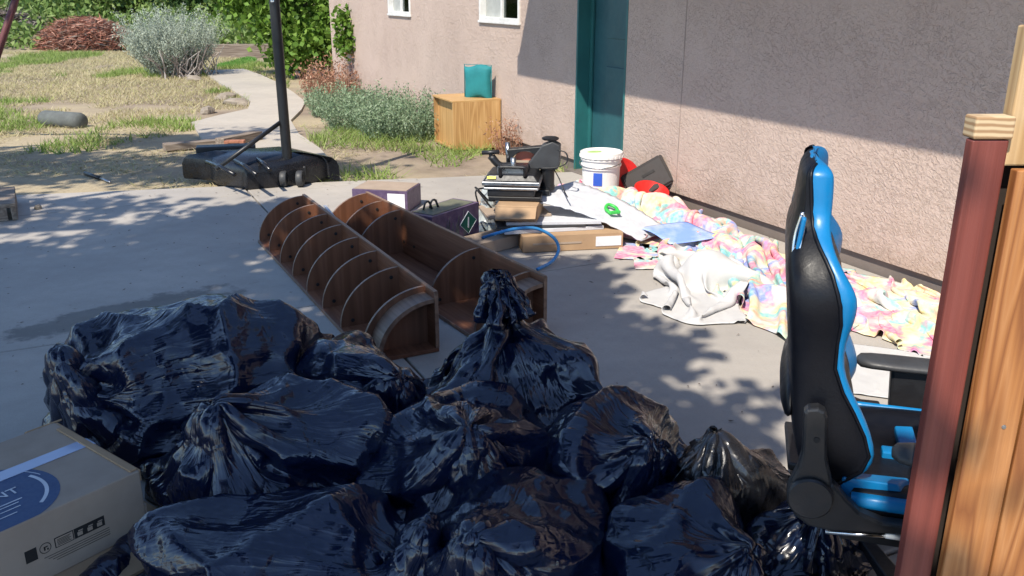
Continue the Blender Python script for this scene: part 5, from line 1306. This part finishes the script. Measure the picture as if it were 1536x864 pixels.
    A, B = tr(1238, 798, -.02), tr(1344, 805, -.02); lv = MB().tube([A, B], .0045, 8).build('recline_lever', 'chrome', t, smooth=True); MB().tube([B - [.02, 0, 0], B + [.01, 0, 0]], .007, 8).build('lever_tip', 'white_plastic', lv, smooth=True)
    # armrests
    for sg, b, xr, yr in ((1, .60, 1285, 541), (-1, -.06, 1338, 681)):
        e = tr(xr, yr, b); y = e[1]; z = e[2]
        out = []
        for xx, ww in ((0, .012), (.01, .03), (.035, .042), (.09, .046), (.18, .044), (.235, .04), (.255, .028), (.262, .01)):
            out.append([(e[0] + xx, y + ww * c_, z + .016 * s_ * (1 if ww > .02 else .6) + .004) for c_, s_ in [(math.cos(x), math.sin(x)) for x in np.linspace(0, 6.283, 14, endpoint=False)]])
        pad = MB().loft(out).build('armrest_pad', 'grey_plastic', t, smooth=True)
        zb = zs - .09; xs = e[0] + .12
        MB().hexa([(xs - .025, y - .02, zb), (xs + .05, y - .02, zb), (xs + .05, y + .02, zb), (xs - .025, y + .02, zb)], [(xs - .036, y - .022, z), (xs + .06, y - .022, z), (xs + .06, y + .022, z), (xs - .036, y + .022, z)]).build('armrest_post', 'black_plastic', t, bevel=.008)
        MB().box((xs + .01, y - sg * .04, zb - .006), (.07, .12, .012)).build('armrest_bracket', 'black_metal', t)
    MB().tube([(.02, 0, .07), (.02, 0, zs - .14)], .027, 18).build('gas_lift', 'black_metal', t, angle=40)
    for i in range(5):
        a = i * 2 * math.pi / 5 + .62; e = np.array([.02 + .29 * math.cos(a), .29 * math.sin(a), .075]); c = np.array([.02, 0, .1]); s_ = np.array([-math.sin(a), math.cos(a), 0])
        lg = MB().hexa([c - s_ * .03 - [0, 0, .03], c + s_ * .03 - [0, 0, .03], c + s_ * .03 + [0, 0, .01], c - s_ * .03 + [0, 0, .01]], [e - s_ * .018 - [0, 0, .012], e + s_ * .018 - [0, 0, .012], e + s_ * .018 + [0, 0, .01], e - s_ * .018 + [0, 0, .01]]).build('base_leg', 'black_plastic', t, bevel=.005)
        for q in (-.014, .014): MB().lathe([(.003, -.009), (.025, -.009), (.027, 0), (.025, .009), (.003, .009)], 18, rz3(a) @ rx3(math.pi / 2), e * [1, 1, 0] + s_ * q * 1.4 + [0, 0, .0275]).build('caster', 'black_plastic', lg, angle=40)
chair()

# ---- wooden gate at the right
def gate():
    Y = 1.3; xl = atY(1411, 500, Y)[0]; xr = atY(1463, 500, Y)[0]; zt = atY(1478, 210, Y)[2]; z2 = atY(1478, 176, Y)[2]
    t = thing('gate', (xl, Y, 0), 0, 'red stained and cedar board wooden gate beside the gaming chair', 'gate')
    w = xr - xl
    MB().box((w / 2, .012, zt / 2), (w, .022, zt)).build('red_post', 'red_stain', t, bevel=.003)
    MB().box((w / 2 + .001, .016, (zt + z2) / 2 + .001), (w + .004, .036, z2 - zt)).build('rail_end', 'end_grain', t, bevel=.003)
    bx = atY(1481, 500, Y - .02)[0] - xl; b2 = bx + .079
    zb = atY(1510, 256, Y - .02)[2]
    MB().box(((bx + b2) / 2, -.01, (zb + .02) / 2), (b2 - bx, .02, zb - .02)).build('board', 'cedar', t, bevel=.002)
    for i in range(1, 4): MB().box(((bx + b2) / 2 + i * .083, -.01, (zb + .02) / 2), (.079, .02, zb - .02)).build('board', 'cedar', t, bevel=.002)
    for xx, zz in ((bx + .035, zb - .06), (bx + .055, zb - .42), (bx + .118, zb - .07), (bx + .12, zb - .45)): MB().lathe([(.0005, 0), (.004, 0), (.0035, .001), (.0005, .0015)], 10, rx3(math.pi / 2), (xx, -.0202, zz)).build('nail', 'steel', t)
    zr = atY(1524, 186, Y - .03)[2]
    MB().box((bx + .02 + .2, -.018, (zb + zr) / 2 + .001), (.4, .038, zr - zb)).build('cap_rail', 'pale_wood', t, bevel=.003)
    zp = atY(1532, 38, Y + .02)[2]; x3 = atY(1514, 185, Y + .02)[0] - xl
    MB().box((x3 + .018, .03, (zp + zb) / 2), (.036, .03, zp - zb)).build('picket', 'pale_wood', t, bevel=.003)
    MB().box((w + .035, .06, zb / 2), (.075, .03, zb)).build('gap_backing', 'gap_shade', t, bevel=.003)  # dark backing added behind the gap so it reads as shadow
    MB().box((x3 + .13, .045, zp / 2 - .05), (.09, .018, zp - .1)).build('picket', 'pale_wood', t, bevel=.003)
    MB().box((bx + .2, .055, .3), (.45, .03, .08)).build('lower_rail', 'pale_wood', t, bevel=.003)
gate()

# ---- printed carton bottom left
def printed_box():
    zt = .192
    C = at(213, 800); Ct = at(210, 712, zt); Bk = at(57, 649, zt); Fr = at(0, 806, zt)
    C = Ct.copy(); C[2] = 0
    ex = (Fr - Ct); ex /= np.linalg.norm(ex); ey = (Bk - Ct); W = np.linalg.norm(ey); ey = np.array([ex[1], -ex[0], 0]); ey = ey if np.dot(ey, Bk - Ct) > 0 else -ey
    L = .52; rz = math.atan2(-ex[1], -ex[0])            # local +x runs to the near right corner
    t = thing('printed_carton', C, math.atan2(ey[1], ey[0]) - math.pi / 2, 'sealed kraft carton with blue round print on top, beside the black bags', 'box')
    # local: origin at near-right corner; +y to the back, -x to the left
    q = MB().box((-L / 2, W / 2, zt / 2), (L, W, zt)).build('carton_body', 'kraft_grey', t, bevel=.003)
    MB().box((.003, W / 2, zt - .018), (.006, W - .01, .036)).build('side_flap', 'kraft', t, bevel=.002)
    MB().box((.0035, W / 2, .04), (.007, W - .004, .08)).build('side_flap', 'kraft_grey', t, bevel=.002)
    MB().box((-.012, W * .45, zt + .003), (.022, W * .86, .006)).build('lid_edge', 'kraft', t, bevel=.002)
    MB().box((-.03, W + .012, zt - .006), (.11, .022, .006), rx3(-.5)).build('corner_flap', 'kraft', t, bevel=.002)
    # blue disc printed on top
    cx, cy, r = -.34, .17, .178
    def disc(r0, r1, a0=0, a1=2 * math.pi, n=48): 
        aa = np.linspace(a0, a1, n); return MB().add([(cx + r_ * math.cos(x), cy + r_ * math.sin(x), zt + .0006 if r0 == 0 else zt + .0012) for x in aa for r_ in (max(r0, .001), r1)], [(2 * i, 2 * i + 1, 2 * i + 3, 2 * i + 2) for i in range(n - 1)])
    keep = disc(0, r); V = keep.V[0]; V[:, 0] = np.maximum(V[:, 0], -L + .004); V[:, 1] = np.clip(V[:, 1], .002, W - .002); keep.V[0] = V
    pd = keep.build('round_print', 'blue_print', t)
    disc(.14, .15, -.9, .35).build('print_arc', 'print_white', pd); disc(.16, .163, .2, 1.3).build('print_arc', 'print_white', pd)
    def text(s, size, x, y, rot):
        cu_ = bpy.data.curves.new('lettering', 'FONT'); cu_.body = s; cu_.size = size; cu_.extrude = .0003; cu_.align_x = 'RIGHT'
        tmp = bpy.data.objects.new('tmp', cu_); COL.objects.link(tmp); dg = bpy.context.evaluated_depsgraph_get(); me = bpy.data.meshes.new_from_object(tmp.evaluated_get(dg)); bpy.data.objects.remove(tmp)
        me.materials.clear(); me.materials.append(MAT['print_white']); o = link('lettering', me, pd, (x, y, zt + .0022)); o.rotation_euler = (0, 0, rot)
    text('NT', .05, cx + .085, cy - .015, .0)
    for i, (y, a, b) in enumerate(((-.05, -.06, .07), (-.064, -.05, .055), (-.085, -.06, .05), (-.11, -.03, .03))): MB().box((cx + (a + b) / 2, cy + y, zt + .0015), (b - a, .003 if i else .004, .0008)).build('print_line', 'print_white', pd)
    MB().box((-L / 2 + .002, W * .57, zt + .0016), (L + .006, .052, .0012)).box((.0075, W * .57, zt - .025), (.0012, .052, .05)).build('tape', 'tape', t)
    # print on the front side
    def fr(x0, x1, z0, z1, name, mat, parent, d=.0): return MB().box(((x0 + x1) / 2, -.0008 - d, (z0 + z1) / 2), (x1 - x0, .0008, z1 - z0)).build(name, mat, parent)
    sg = fr(-.205, -.12, .078, .108, 'recycling_panel', 'print_black', t)
    fr(-.258, -.207, .078, .108, 'recycling_text_panel', 'print_black', t); fr(-.2555, -.2095, .0805, .1055, 'panel_inset', 'kraft_grey', sg, .0006)
    for i in range(5): fr(-.252, -.215 - .004 * (i % 2), .084 + i * .004, .0855 + i * .004, 'text_line', 'print_black', sg, .0012)
    for x in (-.19, -.162, -.135):
        fr(x - .007, x + .007, .083, .094, 'icon', 'kraft_grey', sg, .0006); fr(x - .004, x + .009, .096, .099, 'icon', 'kraft_grey', sg, .0006)
    MB().add([(-.283 + r_ * math.cos(x), -.0012, .093 + r_ * math.sin(x)) for x in np.linspace(0, 6.283, 20) for r_ in (.0135, .0155)], [(2 * i, 2 * i + 1, 2 * i + 3, 2 * i + 2) for i in range(19)]).build('recycling_ring', 'print_black', t)
    fr(-.287, -.283, .086, .097, 'figure', 'print_black', t); fr(-.287, -.276, .094, .097, 'figure', 'print_black', t); fr(-.279, -.275, .085, .09, 'figure', 'print_black', t)
    fr(-.335, -.305, .072, .108, 'certificate_panel', 'print_black', t)
    for i in range(4): fr(-.29 + .01 * i, -.11, .064 - i * .007, .0652 - i * .007, 'text_line', 'print_black', t)
    # flattened carton under it
    p = [(-.5, -.16), (.075, -.16), (.075, W * .55), (-.5, W * .55)]
    o = thing('flattened_carton', C, t.rotation_euler[2], 'flattened kraft cardboard under the printed carton', 'cardboard')
    MB().prism(p, .0, .012).build('sheet', 'kraft', o); MB().prism([(.01, -.155), (.07, -.155), (.07, W * .5), (.01, W * .5)], .0125, .017).build('fold', 'kraft', o)
    t.location[2] = .0125
printed_box()
sc0 = at(172, 688); G, _, _ = make_bag((sc0[0], sc0[1] + .05, .05), (.1, .09, .05), (.6, .2, .5), 0, 97, M=56, N=40, loose=1.3, iters=60, ridge=(.06, .02, .03, .006))
tag(grid_obj('plastic_scrap', G, True, 'clear_film', None, (sc0[0], sc0[1], 0)), 'crumpled clear plastic scrap behind the printed carton', 'plastic film')
# dark tote under the chair
tt_ = thing('storage_tote', (1.0, 2.3, 0), -.25, 'dark grey plastic tote under the gaming chair seat', 'tote')
MB().hexa([(-.15, -.1, 0), (.15, -.1, 0), (.15, .1, 0), (-.15, .1, 0)], [(-.17, -.12, .2), (.17, -.12, .2), (.17, .12, .2), (-.17, .12, .2)]).build('tote_body', 'grey_plastic', tt_, bevel=.01)
MB().box((0, 0, .212), (.37, .27, .024)).build('tote_lid', 'black_plastic', tt_, bevel=.006)
# ================================================================== BLACK REFUSE BAGS
BAGS = [  # centre, half sizes, knot direction, turn, looseness, collar, seed, label
 ((-1.13, 2.98, .235), (.47, .38, .26), (-.75, -.62, .25), .3, 1.16, .3, 1, 'largest black refuse bag, standing apart beside the stained slab'),
 ((-.53, 2.84, .17), (.25, .26, .19), (.5, -.6, .35), 0, 1.22, .45, 2, 'small black refuse bag with open ring mouth, behind the pile by the curved shelf'),
 ((0.0, 2.92, .18), (.31, .27, .19), (-.1, .1, 1), 0, 1.15, .55, 3, 'black refuse bag with tall upright twisted neck, against the shelf end'),
 ((-.7, 2.47, .17), (.34, .3, .19), (-.45, -.5, .5), .2, 1.2, .3, 4, 'black refuse bag with gathered folds beside the printed carton'),
 ((-.15, 2.43, .18), (.3, .29, .2), (.1, -.8, .5), 0, 1.2, .3, 5, 'black refuse bag in the middle of the pile, knot facing out'),
 ((.3, 2.47, .17), (.22, .31, .2), (.3, -.7, .3), -.35, 1.14, .3, 6, 'long black refuse bag sloping down toward the gaming chair'),
 ((-.6, 1.98, .13), (.4, .28, .15), (.9, -.2, .25), .1, 1.22, .3, 7, 'wide flat black refuse bag with a folded mouth, in front of the gathered one'),
 ((-.0, 2.0, .14), (.29, .28, .16), (-.3, -.7, .4), 0, 1.25, .3, 8, 'crinkled black refuse bag in front of the middle of the pile'),
 ((.4, 1.97, .12), (.23, .23, .135), (.7, -.5, .3), 0, 1.12, .25, 9, 'smooth low black refuse bag between the crinkled bag and the chair'),
 ((.78, 2.06, .09), (.14, .12, .1), (.3, -.3, .8), 0, 1.2, .3, 11, 'low black refuse bag tucked behind the gaming chair base'),
 ((.58, 2.22, .15), (.14, .15, .15), (.0, .1, 1), 0, 1.2, .3, 10, 'thin greyish refuse bag standing in sun behind the gaming chair'),
]
BLOBS = []
for c, r, kn, rot, lo, co, sd, lb in BAGS:
    G, bl, uv = make_bag(c, r, kn, rot, sd, ch={3: .95}.get(sd, .42), stand=sd == 3, tip=sd == 3, loose=lo, collar=co, obst=BLOBS[-24:], M=132, N=88)
    BLOBS += bl[-1:] + bl[:4]
    o = grid_obj('trash_bag', G, True, 'grey_bag' if sd == 10 else 'black_bag', None, (c[0], c[1], 0), uv)
    tag(o, lb, 'trash bag', 'refuse bags piled on the patio')
